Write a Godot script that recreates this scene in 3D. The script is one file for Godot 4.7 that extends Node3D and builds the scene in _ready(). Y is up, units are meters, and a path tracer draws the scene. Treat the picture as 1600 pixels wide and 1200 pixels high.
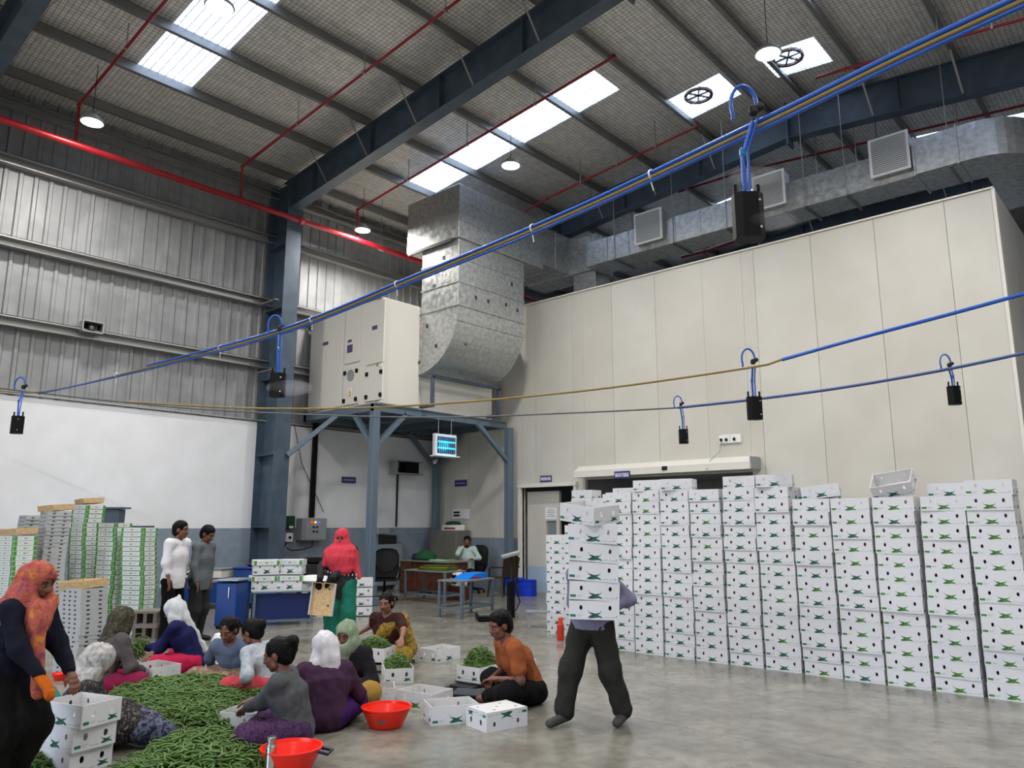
extends Node3D
# A packing hall: cartons stacked before a cold-store wall, people sorting green beans on the floor.
# Pixels of the photograph (1600 x 1200) become rays; distances come from the floor, the walls and the roof.
const F := 1185.3
const EYE := Vector3(0, 1.6, 0)
const WALL_X := -15.5      # inner face of the long side wall
const COLD_Z := -14.2      # front face of the cold store
const RIDGE_X := -5.6
const BAYS := [9.7, 3.5, -2.7, -8.9, -15.1, -21.3]
var cam_basis := Basis(Vector3.UP, deg_to_rad(41.96)) * Basis(Vector3.RIGHT, deg_to_rad(10.52))
var rng := RandomNumberGenerator.new()
var M := {}
var taken := {}

func ray(u: float, v: float) -> Vector3: return cam_basis * Vector3(u - 800.0, 600.0 - v, -F)
func fl(u: float, v: float, h := 0.0) -> Vector3:
	var d := ray(u, v)
	return EYE + d * ((h - EYE.y) / d.y)
func on_z(u: float, v: float, z: float) -> Vector3:
	var d := ray(u, v)
	return EYE + d * (z / d.z)
func on_x(u: float, v: float, x: float) -> Vector3:
	var d := ray(u, v)
	return EYE + d * (x / d.x)
func far(u: float, v: float, depth: float) -> Vector3: return EYE + ray(u, v) / F * depth
func roof_y(x: float) -> float: return 10.62 - 0.1 * absf(x - RIDGE_X)

# ---------------------------------------------------------------- mesh building
class MB:
	var v := PackedVector3Array()
	var n := PackedVector3Array()
	var t := PackedVector2Array()
	var parts := []
	func quad(a: Vector3, b: Vector3, c: Vector3, d: Vector3, u0 := Vector2(0, 0), u1 := Vector2(1, 1)):
		var nn := (b - a).cross(c - a).normalized()
		if nn == Vector3.ZERO: nn = (c - a).cross(d - a).normalized()
		for p in [a, c, b, a, d, c]: v.append(p); n.append(nn)
		var ua := Vector2(u0.x, u1.y); var uc := Vector2(u1.x, u0.y)
		for p in [ua, uc, u1, ua, u0, uc]: t.append(p)
	func quad_uv(p: Array, u: Array):
		var nn: Vector3 = (p[1] - p[0]).cross(p[2] - p[0]).normalized()
		for i in [0, 2, 1, 0, 3, 2]: v.append(p[i]); n.append(nn); t.append(u[i])
	func tri(a: Vector3, b: Vector3, c: Vector3):
		var nn := (b - a).cross(c - a).normalized()
		for p in [a, c, b]: v.append(p); n.append(nn); t.append(Vector2.ZERO)
	func out(p: Array, c: Vector3):   # a convex face turned away from c
		var m := Vector3.ZERO
		for q in p: m += q
		m /= p.size()
		var nn: Vector3 = (p[1] - p[0]).cross(p[2] - p[0])
		if nn.dot(m - c) < 0: p.reverse()
		if p.size() == 3: tri(p[0], p[1], p[2])
		else: quad(p[0], p[1], p[2], p[3])
	func box(c: Vector3, s: Vector3, b := Basis(), r := 0.0):
		var h := s / 2
		if r > 0: r = minf(r, minf(h.x, minf(h.y, h.z)) * 0.9)
		for ax in 3:
			var a1 := (ax + 1) % 3; var a2 := (ax + 2) % 3
			for sg in [-1, 1]:
				var q := []
				for e in [[-1, -1], [1, -1], [1, 1], [-1, 1]]:
					var p := Vector3.ZERO
					p[ax] = h[ax] * sg; p[a1] = (h[a1] - r) * e[0]; p[a2] = (h[a2] - r) * e[1]
					q.append(c + b * p)
				out(q, c)
		if r <= 0: return
		for ax in 3:      # edges along ax
			var a1 := (ax + 1) % 3; var a2 := (ax + 2) % 3
			for e in [[-1, -1], [1, -1], [1, 1], [-1, 1]]:
				var q := []
				for k in [[-1, 0], [1, 0], [1, 1], [-1, 1]]:
					var p := Vector3.ZERO
					p[ax] = (h[ax] - r) * k[0]
					p[a1] = (h[a1] - (r if k[1] == 1 else 0.0)) * e[0]
					p[a2] = (h[a2] - (0.0 if k[1] == 1 else r)) * e[1]
					q.append(c + b * p)
				out(q, c)
		for sx in [-1, 1]: for sy in [-1, 1]: for sz in [-1, 1]:
			var q := []
			for ax in 3:
				var p := Vector3((h.x - r) * sx, (h.y - r) * sy, (h.z - r) * sz)
				p[ax] += r * [sx, sy, sz][ax]
				q.append(c + b * p)
			out(q, c)
	func bar(a: Vector3, b: Vector3, w: float, d: float, up := Vector3.UP, r := 0.0):
		var x := (b - a).normalized()
		if absf(x.dot(up.normalized())) > 0.98: up = Vector3.RIGHT if absf(x.x) < 0.9 else Vector3.BACK
		var z := x.cross(up).normalized()
		var y := z.cross(x).normalized()
		box((a + b) / 2, Vector3((b - a).length(), d, w), Basis(x, y, z), r)
	func tube(p: Array, r: float, k := 8, r_end := -1.0):
		var rings := []
		var side := Vector3.ZERO
		for i in p.size():
			var d: Vector3 = (p[mini(i + 1, p.size() - 1)] - p[maxi(i - 1, 0)]).normalized()
			if side == Vector3.ZERO: side = d.cross(Vector3.UP if absf(d.y) < 0.9 else Vector3.RIGHT).normalized()
			side = (side - d * side.dot(d)).normalized()
			var up := side.cross(d)
			var rr := r if r_end < 0 else lerpf(r, r_end, float(i) / (p.size() - 1))
			var ring := []
			for j in k: ring.append([p[i] + (side * cos(TAU * j / k) + up * sin(TAU * j / k)) * rr, side * cos(TAU * j / k) + up * sin(TAU * j / k)])
			rings.append(ring)
		for i in p.size() - 1:
			for j in k:
				var q := [rings[i][j], rings[i][(j + 1) % k], rings[i + 1][(j + 1) % k], rings[i + 1][j]]
				for e in [0, 1, 2, 0, 2, 3]: v.append(q[e][0]); n.append(q[e][1]); t.append(Vector2(float(j) / k, i))
		for e in [0, p.size() - 1]:
			for j in k: out([p[e], rings[e][j][0], rings[e][(j + 1) % k][0]], p[1] if e == 0 else p[e - 1])
	func lathe(prof: Array, k := 24, xf := Transform3D(), sx := 1.0):   # prof: Vector2(radius, height), bottom to top outside
		for i in prof.size() - 1:
			var a: Vector2 = prof[i]; var b: Vector2 = prof[i + 1]
			var nr := Vector2(b.y - a.y, a.x - b.x).normalized()
			for j in k:
				var q := []
				for e in [[a, j], [b, j], [b, j + 1], [a, j + 1]]:
					var an: float = TAU * e[1] / k
					q.append([xf * Vector3(cos(an) * e[0].x * sx, e[0].y, sin(an) * e[0].x), xf.basis * Vector3(cos(an) * nr.x, nr.y, sin(an) * nr.x)])
				for e in [0, 2, 1, 0, 3, 2]: v.append(q[e][0]); n.append(-q[e][1] if nr == Vector2.ZERO else q[e][1]); t.append(Vector2(float(j) / k, float(i) / prof.size()))
	func prism(poly: PackedVector2Array, xf: Transform3D, depth: float):   # poly in xy, extruded to +z
		var ids := Geometry2D.triangulate_polygon(poly)
		for i in range(0, ids.size(), 3):
			var a := poly[ids[i]]; var b := poly[ids[i + 1]]; var c := poly[ids[i + 2]]
			if (b - a).cross(c - a) < 0: var s := b; b = c; c = s
			tri(xf * Vector3(a.x, a.y, depth), xf * Vector3(b.x, b.y, depth), xf * Vector3(c.x, c.y, depth))
			tri(xf * Vector3(a.x, a.y, 0), xf * Vector3(c.x, c.y, 0), xf * Vector3(b.x, b.y, 0))
		var ccw := not Geometry2D.is_polygon_clockwise(poly)
		for i in poly.size():
			var a := poly[i]; var b := poly[(i + 1) % poly.size()]
			if not ccw: var s := a; a = b; b = s
			quad(xf * Vector3(a.x, a.y, 0), xf * Vector3(b.x, b.y, 0), xf * Vector3(b.x, b.y, depth), xf * Vector3(a.x, a.y, depth))
	func ibeam(a: Vector3, b: Vector3, up: Vector3, depth: float, width: float, tf := 0.016, tw := 0.012):
		var o := up.normalized() * (depth / 2 - tf / 2)
		bar(a, b, tw, depth - 2 * tf, up)
		bar(a + o, b + o, width, tf, up); bar(a - o, b - o, width, tf, up)
	func mesh(m: Material = null, base: ArrayMesh = null) -> ArrayMesh:
		var am := base if base else ArrayMesh.new()
		var arr := []
		arr.resize(Mesh.ARRAY_MAX)
		arr[Mesh.ARRAY_VERTEX] = v; arr[Mesh.ARRAY_NORMAL] = n; arr[Mesh.ARRAY_TEX_UV] = t
		am.add_surface_from_arrays(Mesh.PRIMITIVE_TRIANGLES, arr)
		if m: am.surface_set_material(am.get_surface_count() - 1, m)
		return am

func nth(k: int) -> String:
	if k <= 10: return ["", "first", "second", "third", "fourth", "fifth", "sixth", "seventh", "eighth", "ninth", "tenth"][k]
	return "%d%s" % [k, "st" if k % 10 == 1 and k > 20 else ("nd" if k % 10 == 2 and k > 20 else ("rd" if k % 10 == 3 and k > 20 else "th"))]
func numbered(called: String) -> String:
	taken[called] = taken.get(called, -1) + 1
	return called if taken[called] == 0 else "%s_%03d" % [called, taken[called]]
func put(mesh: Mesh, called: String, mat: Material, parent: Node) -> MeshInstance3D:
	var o := MeshInstance3D.new()
	o.mesh = mesh
	if mat: o.material_override = mat
	o.name = called if parent != self else numbered(called)
	parent.add_child(o, true)
	return o
func part(mb: MB, called: String, mat: Material, parent: Node) -> MeshInstance3D: return put(mb.mesh(mat), called, null, parent)
func tag(o: Node, label: String, category: String, group := "", kind := "") -> Node:
	if label: o.set_meta("label", label)
	if category: o.set_meta("category", category)
	if group: o.set_meta("group", group)
	if kind: o.set_meta("kind", kind)
	return o
func thing(called: String, label: String, category: String, at := Vector3.ZERO, turn := 0.0, group := "") -> Node3D:
	var o := Node3D.new()
	o.name = numbered(called); add_child(o)
	o.position = at; o.rotation.y = turn
	tag(o, label, category, group)
	return o
func struct(called: String, label := "", at := Vector3.ZERO) -> Node3D:
	var o := Node3D.new()
	o.name = numbered(called); add_child(o); o.position = at
	tag(o, label, "", "", "structure")
	return o
func copy(src: Node3D, at: Vector3, turn := 0.0, label := "", group := "") -> Node3D:
	var base := String(src.name)
	var c: Node3D = src.duplicate()
	if base.length() > 4 and base[-4] == "_" and base.right(3).is_valid_int(): base = base.left(-4)
	c.name = numbered(base); add_child(c)
	c.position = at; c.rotation = Vector3(0, turn, 0)
	if label: c.set_meta("label", label)
	if group: c.set_meta("group", group)
	return c

# ---------------------------------------------------------------- materials
func mat(c: Color, rough := 0.6, metal := 0.0) -> StandardMaterial3D:
	var m := StandardMaterial3D.new()
	m.albedo_color = c; m.roughness = rough; m.metallic = metal
	return m
func noise_tex(seed_: int, freq: float, ramp: Array, size := 512, as_normal := false, strength := 4.0, oct := 5) -> NoiseTexture2D:
	var f := FastNoiseLite.new()
	f.seed = seed_; f.frequency = freq; f.fractal_octaves = oct; f.noise_type = FastNoiseLite.TYPE_SIMPLEX_SMOOTH
	var nt := NoiseTexture2D.new()
	nt.width = size; nt.height = size; nt.seamless = true; nt.noise = f
	if as_normal: nt.as_normal_map = true; nt.bump_strength = strength
	elif ramp.size():
		var g := Gradient.new()
		g.offsets = PackedFloat32Array(ramp.map(func(e): return e[0]))
		g.colors = PackedColorArray(ramp.map(func(e): return e[1]))
		nt.color_ramp = g
	return nt
func tri_scale(m: StandardMaterial3D, s: float, world := false) -> StandardMaterial3D:
	m.uv1_triplanar = true; m.uv1_scale = Vector3.ONE * s; m.uv1_world_triplanar = world
	return m
func cloth(c: Color, rough := 0.9, pattern: Texture2D = null, s := 1.0) -> StandardMaterial3D:
	var m := mat(c, rough)
	if pattern: m.albedo_texture = pattern
	m.metallic_specular = 0.25
	return tri_scale(m, s)
func glow(c: Color, e: float) -> StandardMaterial3D:
	var m := mat(c, 0.4)
	m.emission_enabled = true; m.emission = c; m.emission_energy_multiplier = e
	return m
func ramp2(a: Color, b: Color) -> Array: return [[0.25, a], [0.75, b]]

func make_materials():
	M.weave_n = noise_tex(3, 0.09, [], 256, true, 3.0, 3)
	var t := noise_tex(11, 0.006, [[0.15, Color(0.44, 0.428, 0.392)], [0.5, Color(0.49, 0.478, 0.44)], [0.85, Color(0.54, 0.527, 0.487)]], 1024)
	var m := mat(Color.WHITE, 0.5); m.albedo_texture = t
	m.roughness_texture = noise_tex(12, 0.01, ramp2(Color(0.72, 0.72, 0.72), Color(0.95, 0.95, 0.95)), 512); m.roughness = 0.3
	m.detail_enabled = true; m.detail_blend_mode = BaseMaterial3D.BLEND_MODE_MUL
	m.detail_albedo = noise_tex(13, 0.05, [[0.2, Color(0.9, 0.895, 0.885)], [0.6, Color(1, 1, 1)]], 512)
	m.metallic_specular = 0.5
	M.concrete = tri_scale(m, 0.22, true)
	m = mat(Color(0.87, 0.875, 0.885), 0.75)
	m.albedo_texture = noise_tex(21, 0.008, [[0.2, Color(0.97, 0.97, 0.965)], [0.8, Color.WHITE]], 512)
	M.white_wall = tri_scale(m, 0.3, true)
	m = mat(Color(0.51, 0.56, 0.61), 0.6)
	m.albedo_texture = noise_tex(22, 0.02, [[0.2, Color(0.93, 0.93, 0.93)], [0.8, Color.WHITE]], 512)
	M.dado = tri_scale(m, 0.35, true)
	m = mat(Color(0.775, 0.76, 0.722), 0.42)
	m.albedo_texture = noise_tex(23, 0.006, [[0.2, Color(0.97, 0.967, 0.96)], [0.8, Color.WHITE]], 512)
	M.panel = tri_scale(m, 0.2, true)
	M.panel2 = m.duplicate(); M.panel2.albedo_color = Color(0.768, 0.752, 0.713)
	M.panel3 = m.duplicate(); M.panel3.albedo_color = Color(0.782, 0.77, 0.735)
	M.joint = mat(Color(0.7, 0.68, 0.63), 0.7)
	m = mat(Color(0.56, 0.565, 0.57), 0.55, 0.12)
	m.albedo_texture = noise_tex(24, 0.01, [[0.3, Color(0.9, 0.9, 0.9)], [0.7, Color.WHITE]], 256)
	M.clad = tri_scale(m, 0.4, true)
	M.girt = mat(Color(0.62, 0.62, 0.61), 0.45, 0.5)
	M.purlin = mat(Color(0.5, 0.5, 0.49), 0.42, 0.55)
	m = mat(Color(0.27, 0.33, 0.39), 0.45)
	m.albedo_texture = noise_tex(25, 0.015, [[0.3, Color(0.9, 0.9, 0.9)], [0.7, Color.WHITE]], 256)
	M.steel = tri_scale(m, 0.5, true)
	M.frame_blue = mat(Color(0.35, 0.41, 0.46), 0.45)
	# foil under wire netting
	var img := Image.create_empty(512, 512, true, Image.FORMAT_RGB8)
	img.fill(Color(0.66, 0.645, 0.625))
	var fn := FastNoiseLite.new(); fn.frequency = 0.012; fn.fractal_octaves = 4; fn.seed = 5
	var sm := fn.get_seamless_image(512, 512)
	for y in 512: for x in 512:
		var s := 0.82 + 0.15 * sm.get_pixel(x, y).r
		img.set_pixel(x, y, Color(s * 1.0, s * 0.985, s * 0.955))
	for k in 16:
		img.fill_rect(Rect2i(k * 32, 0, 3, 512), Color(0.36, 0.35, 0.34))
		img.fill_rect(Rect2i(0, k * 32, 512, 3), Color(0.36, 0.35, 0.34))
	img.generate_mipmaps()
	m = mat(Color.WHITE, 0.4, 0.2); m.albedo_texture = ImageTexture.create_from_image(img)
	m.normal_enabled = true; m.normal_texture = noise_tex(6, 0.02, [], 512, true, 6.0); m.normal_scale = 0.7
	M.foil = tri_scale(m, 0.75, true)
	m = mat(Color(0.9, 0.95, 1.0, 0.3), 0.1); m.transparency = BaseMaterial3D.TRANSPARENCY_ALPHA
	M.sheet_clear = m
	m = mat(Color(0.74, 0.75, 0.75), 0.34, 0.6)
	m.albedo_texture = noise_tex(31, 0.02, [[0.15, Color(0.84, 0.84, 0.83)], [0.5, Color(0.93, 0.93, 0.92)], [0.85, Color.WHITE]], 512)
	m.roughness_texture = noise_tex(32, 0.03, ramp2(Color(0.6, 0.6, 0.6), Color(1, 1, 1)), 256); m.roughness = 0.5
	M.galv = tri_scale(m, 0.7)
	M.galv_dark = mat(Color(0.25, 0.25, 0.25), 0.6, 0.5)
	M.pane = mat(Color(0.7, 0.74, 0.76, 0.25), 0.08); M.pane.transparency = BaseMaterial3D.TRANSPARENCY_ALPHA
	M.cream = mat(Color(0.84, 0.825, 0.79), 0.4)
	M.red_pipe = mat(Color(0.55, 0.04, 0.09), 0.35)
	M.grey_line = mat(Color(0.5, 0.5, 0.5), 0.5)
	M.black = mat(Color(0.06, 0.062, 0.066), 0.5); M.black.metallic_specular = 0.25
	M.black_soft = mat(Color(0.05, 0.05, 0.055), 0.75)
	M.dark = mat(Color(0.02, 0.02, 0.022), 0.9)
	M.hose = mat(Color(0.04, 0.31, 0.68), 0.35)
	m = mat(Color(0.62, 0.52, 0.3), 0.9); m.normal_enabled = true; m.normal_texture = M.weave_n
	M.rope = m
	M.rope_grey = mat(Color(0.36, 0.37, 0.38), 0.9)
	M.white = mat(Color(0.88, 0.88, 0.88), 0.5)
	M.grey_paint = mat(Color(0.55, 0.565, 0.57), 0.4)
	M.chrome = mat(Color(0.8, 0.8, 0.8), 0.2, 1.0)
	M.sign = mat(Color(0.2, 0.17, 0.42), 0.4)
	M.sign_text = mat(Color(0.88, 0.88, 0.92), 0.5)
	M.blue = mat(Color(0.03, 0.22, 0.5), 0.45)
	M.blue_bright = mat(Color(0.04, 0.22, 0.75), 0.4)
	M.table_top = mat(Color(0.55, 0.59, 0.6), 0.3, 0.4)
	m = mat(Color(0.36, 0.2, 0.12), 0.5)
	m.albedo_texture = noise_tex(41, 0.02, [[0.3, Color(0.75, 0.72, 0.7)], [0.7, Color.WHITE]], 256); M.wood = tri_scale(m, 1.0)
	M.cabinet = mat(Color(0.4, 0.395, 0.36), 0.5)
	M.card = mat(Color(0.82, 0.82, 0.835), 0.75)
	M.card_in = mat(Color(0.78, 0.775, 0.77), 0.8)
	m = mat(Color(0.78, 0.67, 0.5), 0.85)
	m.albedo_texture = noise_tex(42, 0.03, [[0.3, Color(0.93, 0.92, 0.9)], [0.7, Color.WHITE]], 256); M.kraft = tri_scale(m, 2.0)
	M.grey_tray = mat(Color(0.66, 0.67, 0.67), 0.8)
	M.tub = mat(Color(0.9, 0.13, 0.04), 0.32)
	M.bean = mat(Color(0.31, 0.43, 0.165), 0.6); M.bean.vertex_color_use_as_albedo = true
	M.beans = [mat(Color(0.24, 0.36, 0.12), 0.6), mat(Color(0.27, 0.39, 0.14), 0.6), mat(Color(0.31, 0.43, 0.17), 0.6), mat(Color(0.35, 0.46, 0.21), 0.6)]
	m = mat(Color(0.26, 0.38, 0.14), 0.9); M.mound = m
	M.plastic_brown = mat(Color(0.2, 0.14, 0.1), 0.4)
	M.teal_print = print_tex(Color(0.06, 0.36, 0.28), Color(0.08, 0.42, 0.33))
	M.lime_print = print_tex(Color(0.24, 0.5, 0.14), Color(0.2, 0.48, 0.16))
	M.lid_print = lid_tex()
	M.skin = mat(Color(0.42, 0.26, 0.19), 0.55); M.skin.subsurf_scatter_enabled = true; M.skin.subsurf_scatter_strength = 0.1
	M.skin2 = mat(Color(0.48, 0.31, 0.23), 0.55)
	m = mat(Color(0.035, 0.03, 0.028), 0.55); m.metallic_specular = 0.25
	M.hair = m
	M.eye = mat(Color(0.5, 0.47, 0.44), 0.5)
	M.lip = mat(Color(0.32, 0.13, 0.11), 0.5)

func leaf_hit(x: float, y: float, a: Vector2, b: Vector2, w: float) -> bool:   # a pod: thick in the middle, pointed at both ends
	var p := Vector2(x, y); var ab := b - a
	var s := (p - a).dot(ab) / ab.length_squared()
	if s < 0 or s > 1: return false
	return absf((p - a).cross(ab.normalized())) < w * pow(sin(PI * s), 0.7)
func print_tex(c1: Color, c2: Color) -> Array:   # print on the long side and on the end of a carton
	var made := []
	for e in [[400, 145, 1.0], [300, 145, 0.75]]:
		var w: int = e[0]; var img := Image.create_empty(w, 145, true, Image.FORMAT_RGB8)
		img.fill(Color(0.82, 0.82, 0.835))
		img.fill_rect(Rect2i(8, 106, 46, 20), c2)
		for k in 3: img.fill_rect(Rect2i(62, 108 + k * 7, 46 - k * 9, 2), Color(0.5, 0.58, 0.55))
		img.fill_rect(Rect2i(0, 137, w, 2), Color(0.74, 0.78, 0.77))
		var cx := 205 if w == 400 else 236
		var s := 1.0 if w == 400 else 0.72
		for k in 13: if k != 6: img.fill_rect(Rect2i(w - 122 + k * 7 if w == 400 else 118 + k * 5, 122, 4, 4), Color(0.42, 0.47, 0.46))
		if w == 400: img.fill_rect(Rect2i(w - 26, 112, 6, 14), Color(0.4, 0.46, 0.45))
		for y in range(60, 145): for x in range(cx - 62, cx + 62):
			var X := (x - cx) / s; var Y := (y - 108) / s
			if leaf_hit(X, Y, Vector2(-58, 20), Vector2(48, -18), 9) or leaf_hit(X, Y, Vector2(-48, -20), Vector2(62, 22), 9.5) or leaf_hit(X, Y, Vector2(-50, 24), Vector2(54, 8), 6):
				img.set_pixel(x, y, c1 if int(X + Y) % 9 > 1 else c1.darkened(0.25))
			elif leaf_hit(X, Y, Vector2(-44, -16), Vector2(-56, -40), 2.5) or leaf_hit(X, Y, Vector2(44, -15), Vector2(50, -36), 2.5): img.set_pixel(x, y, c1.lightened(0.3))
		img.generate_mipmaps()
		var m := mat(Color.WHITE, 0.6); m.albedo_texture = ImageTexture.create_from_image(img)
		made.append(m)
	return made
func lid_tex() -> Array:
	var made := []
	for w in [400, 300]:
		var img := Image.create_empty(w, 64, true, Image.FORMAT_RGB8)
		img.fill(Color(0.82, 0.83, 0.83))
		for x in [0, w - 42]: img.fill_rect(Rect2i(x, 4, 42, 56), Color(0.27, 0.53, 0.2))
		for k in 3: img.fill_rect(Rect2i(70 + k * (w - 140) / 3, 22, (w - 200) / 3, 5), Color(0.55, 0.6, 0.6)); img.fill_rect(Rect2i(74 + k * (w - 140) / 3, 38, (w - 240) / 3, 4), Color(0.66, 0.7, 0.7))
		img.fill_rect(Rect2i(w / 2 - 22, 26, 44, 12), Color(0.4, 0.55, 0.4))
		img.fill_rect(Rect2i(0, 58, w, 6), Color(0.4, 0.6, 0.35))
		img.generate_mipmaps()
		var m := mat(Color.WHITE, 0.6); m.albedo_texture = ImageTexture.create_from_image(img)
		made.append(m)
	return made

# ---------------------------------------------------------------- the hall
func set_stage():
	var cam := Camera3D.new()
	cam.name = "camera"; add_child(cam)
	cam.fov = rad_to_deg(2.0 * atan(600.0 / F)); cam.near = 0.05; cam.far = 300.0
	cam.transform = Transform3D(cam_basis, EYE); cam.current = true
	var we := WorldEnvironment.new(); we.name = "environment"
	var env := Environment.new()
	var sky := Sky.new(); var sm := ProceduralSkyMaterial.new()
	sm.sky_top_color = Color(0.78, 0.86, 1.0); sm.sky_horizon_color = Color(0.92, 0.95, 1.0)
	sm.ground_bottom_color = Color(0.45, 0.43, 0.4); sm.ground_horizon_color = Color(0.7, 0.7, 0.68)
	sm.energy_multiplier = SKY_ENERGY
	sky.sky_material = sm
	env.background_mode = Environment.BG_SKY; env.sky = sky
	env.tonemap_mode = Environment.TONE_MAPPER_LINEAR
	env.tonemap_exposure = EXPOSURE
	env.volumetric_fog_enabled = true; env.volumetric_fog_density = 0.0
	env.sdfgi_enabled = true; env.ssao_enabled = true; env.ssil_enabled = true
	we.environment = env; add_child(we)

func build_floor():
	var f := struct("floor", "polished grey concrete floor with saw-cut joints")
	var xs := [WALL_X, -10.4, -5.2, 0.0, 4.6]; var zs := [11.0, 6.6, 0.45, -5.75, -11.9, -18.0, -27.5]
	for i in 4: for j in 6:
		var mb := MB.new()
		mb.box(Vector3((xs[i] + xs[i + 1]) / 2, -0.06, (zs[j] + zs[j + 1]) / 2), Vector3(xs[i + 1] - xs[i] - 0.006, 0.12, zs[j] - zs[j + 1] - 0.006))
		part(mb, "slab", M.concrete, f)
	var g := MB.new(); g.box(Vector3(-5.45, -0.14, -8.25), Vector3(20.3, 0.03, 38.7))
	part(g, "subbase", M.dark, f)

func clad_sheet(parent: Node, called: String, m: Material, o: Vector3, along: Vector3, up: Vector3, face: Vector3, length: float, height: float, pitch: float, rise: float):
	var mb := MB.new()
	var k := int(round(length / pitch))
	for i in k:
		var s0 := i * pitch; var p := [s0, s0 + pitch * 0.62, s0 + pitch * 0.7, s0 + pitch * 0.92, s0 + pitch]
		var d := [0.0, 0.0, rise, rise, 0.0]
		for j in 4:
			var a: Vector3 = o + along * p[j] + face * d[j]; var b: Vector3 = o + along * p[j + 1] + face * d[j + 1]
			mb.out([a, b, b + up * height, a + up * height], (a + b + up * height) / 2 - face * 0.3)
	part(mb, called, m, parent)

func build_walls():
	# long side wall: plastered masonry below, ribbed steel sheet above
	var w := struct("wall_left", "long side wall of white plaster with grey painted base and ribbed steel above")
	var mb := MB.new(); mb.box(Vector3(WALL_X - 0.12, 1.93, -8.25), Vector3(0.24, 3.86, 38.5)); part(mb, "plaster", M.white_wall, w)
	mb = MB.new(); mb.box(Vector3(WALL_X + 0.004, 0.765, -8.25), Vector3(0.012, 1.53, 38.4)); part(mb, "painted_base", M.dado, w)
	mb = MB.new(); mb.box(Vector3(WALL_X - 0.02, 3.9, -8.25), Vector3(0.14, 0.03, 38.4)); part(mb, "flashing", M.girt, w)
	var z := 2.0
	while z > -15.0:
		clad_sheet(w, "clad_sheet", M.clad, Vector3(WALL_X - 0.14, 3.88, z), Vector3.FORWARD, Vector3.UP, Vector3.RIGHT, 0.996, 5.85, 0.249, 0.03)
		z -= 1.0
	mb = MB.new(); mb.box(Vector3(WALL_X - 0.22, 6.8, -8.25), Vector3(0.08, 5.9, 38.5)); part(mb, "backing", M.clad, w)
	for y in [5.28, 6.73, 8.27, 9.38]:
		mb = MB.new()
		mb.bar(Vector3(WALL_X - 0.08, y - 0.09, 2), Vector3(WALL_X - 0.08, y - 0.09, -26), 0.02, 0.16)
		mb.bar(Vector3(WALL_X + 0.0, y, 2), Vector3(WALL_X + 0.0, y, -26), 0.17, 0.012)
		mb.bar(Vector3(WALL_X + 0.0, y - 0.18, 2), Vector3(WALL_X + 0.0, y - 0.18, -26), 0.17, 0.01)
		mb.bar(Vector3(WALL_X + 0.08, y - 0.012, 2), Vector3(WALL_X + 0.08, y - 0.012, -26), 0.01, 0.035)
		part(mb, "girt", M.girt, w)
	# the sides of the hall that the photograph does not show; a rolling door stands open behind the photographer
	w = struct("wall_right", "right side wall of ribbed steel sheet")
	mb = MB.new(); mb.box(Vector3(4.7, 4.9, -8.25), Vector3(0.2, 9.8, 38.5)); part(mb, "clad_sheet", M.white_wall, w)
	w = struct("wall_back", "far end wall of ribbed steel sheet")
	mb = MB.new(); mb.box(Vector3(-5.45, 5.4, -27.5), Vector3(20.3, 10.8, 0.2)); part(mb, "clad_sheet", M.clad, w)
	w = struct("wall_front", "end wall with an open rolling door")
	mb = MB.new()
	mb.box(Vector3(-12.2, 5.4, 11), Vector3(6.8, 10.8, 0.2)); mb.box(Vector3(2.9, 5.4, 11), Vector3(3.8, 10.8, 0.2)); mb.box(Vector3(-3.9, 8.1, 11), Vector3(9.8, 5.4, 0.2))
	part(mb, "clad_sheet", M.white_wall, w)

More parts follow.
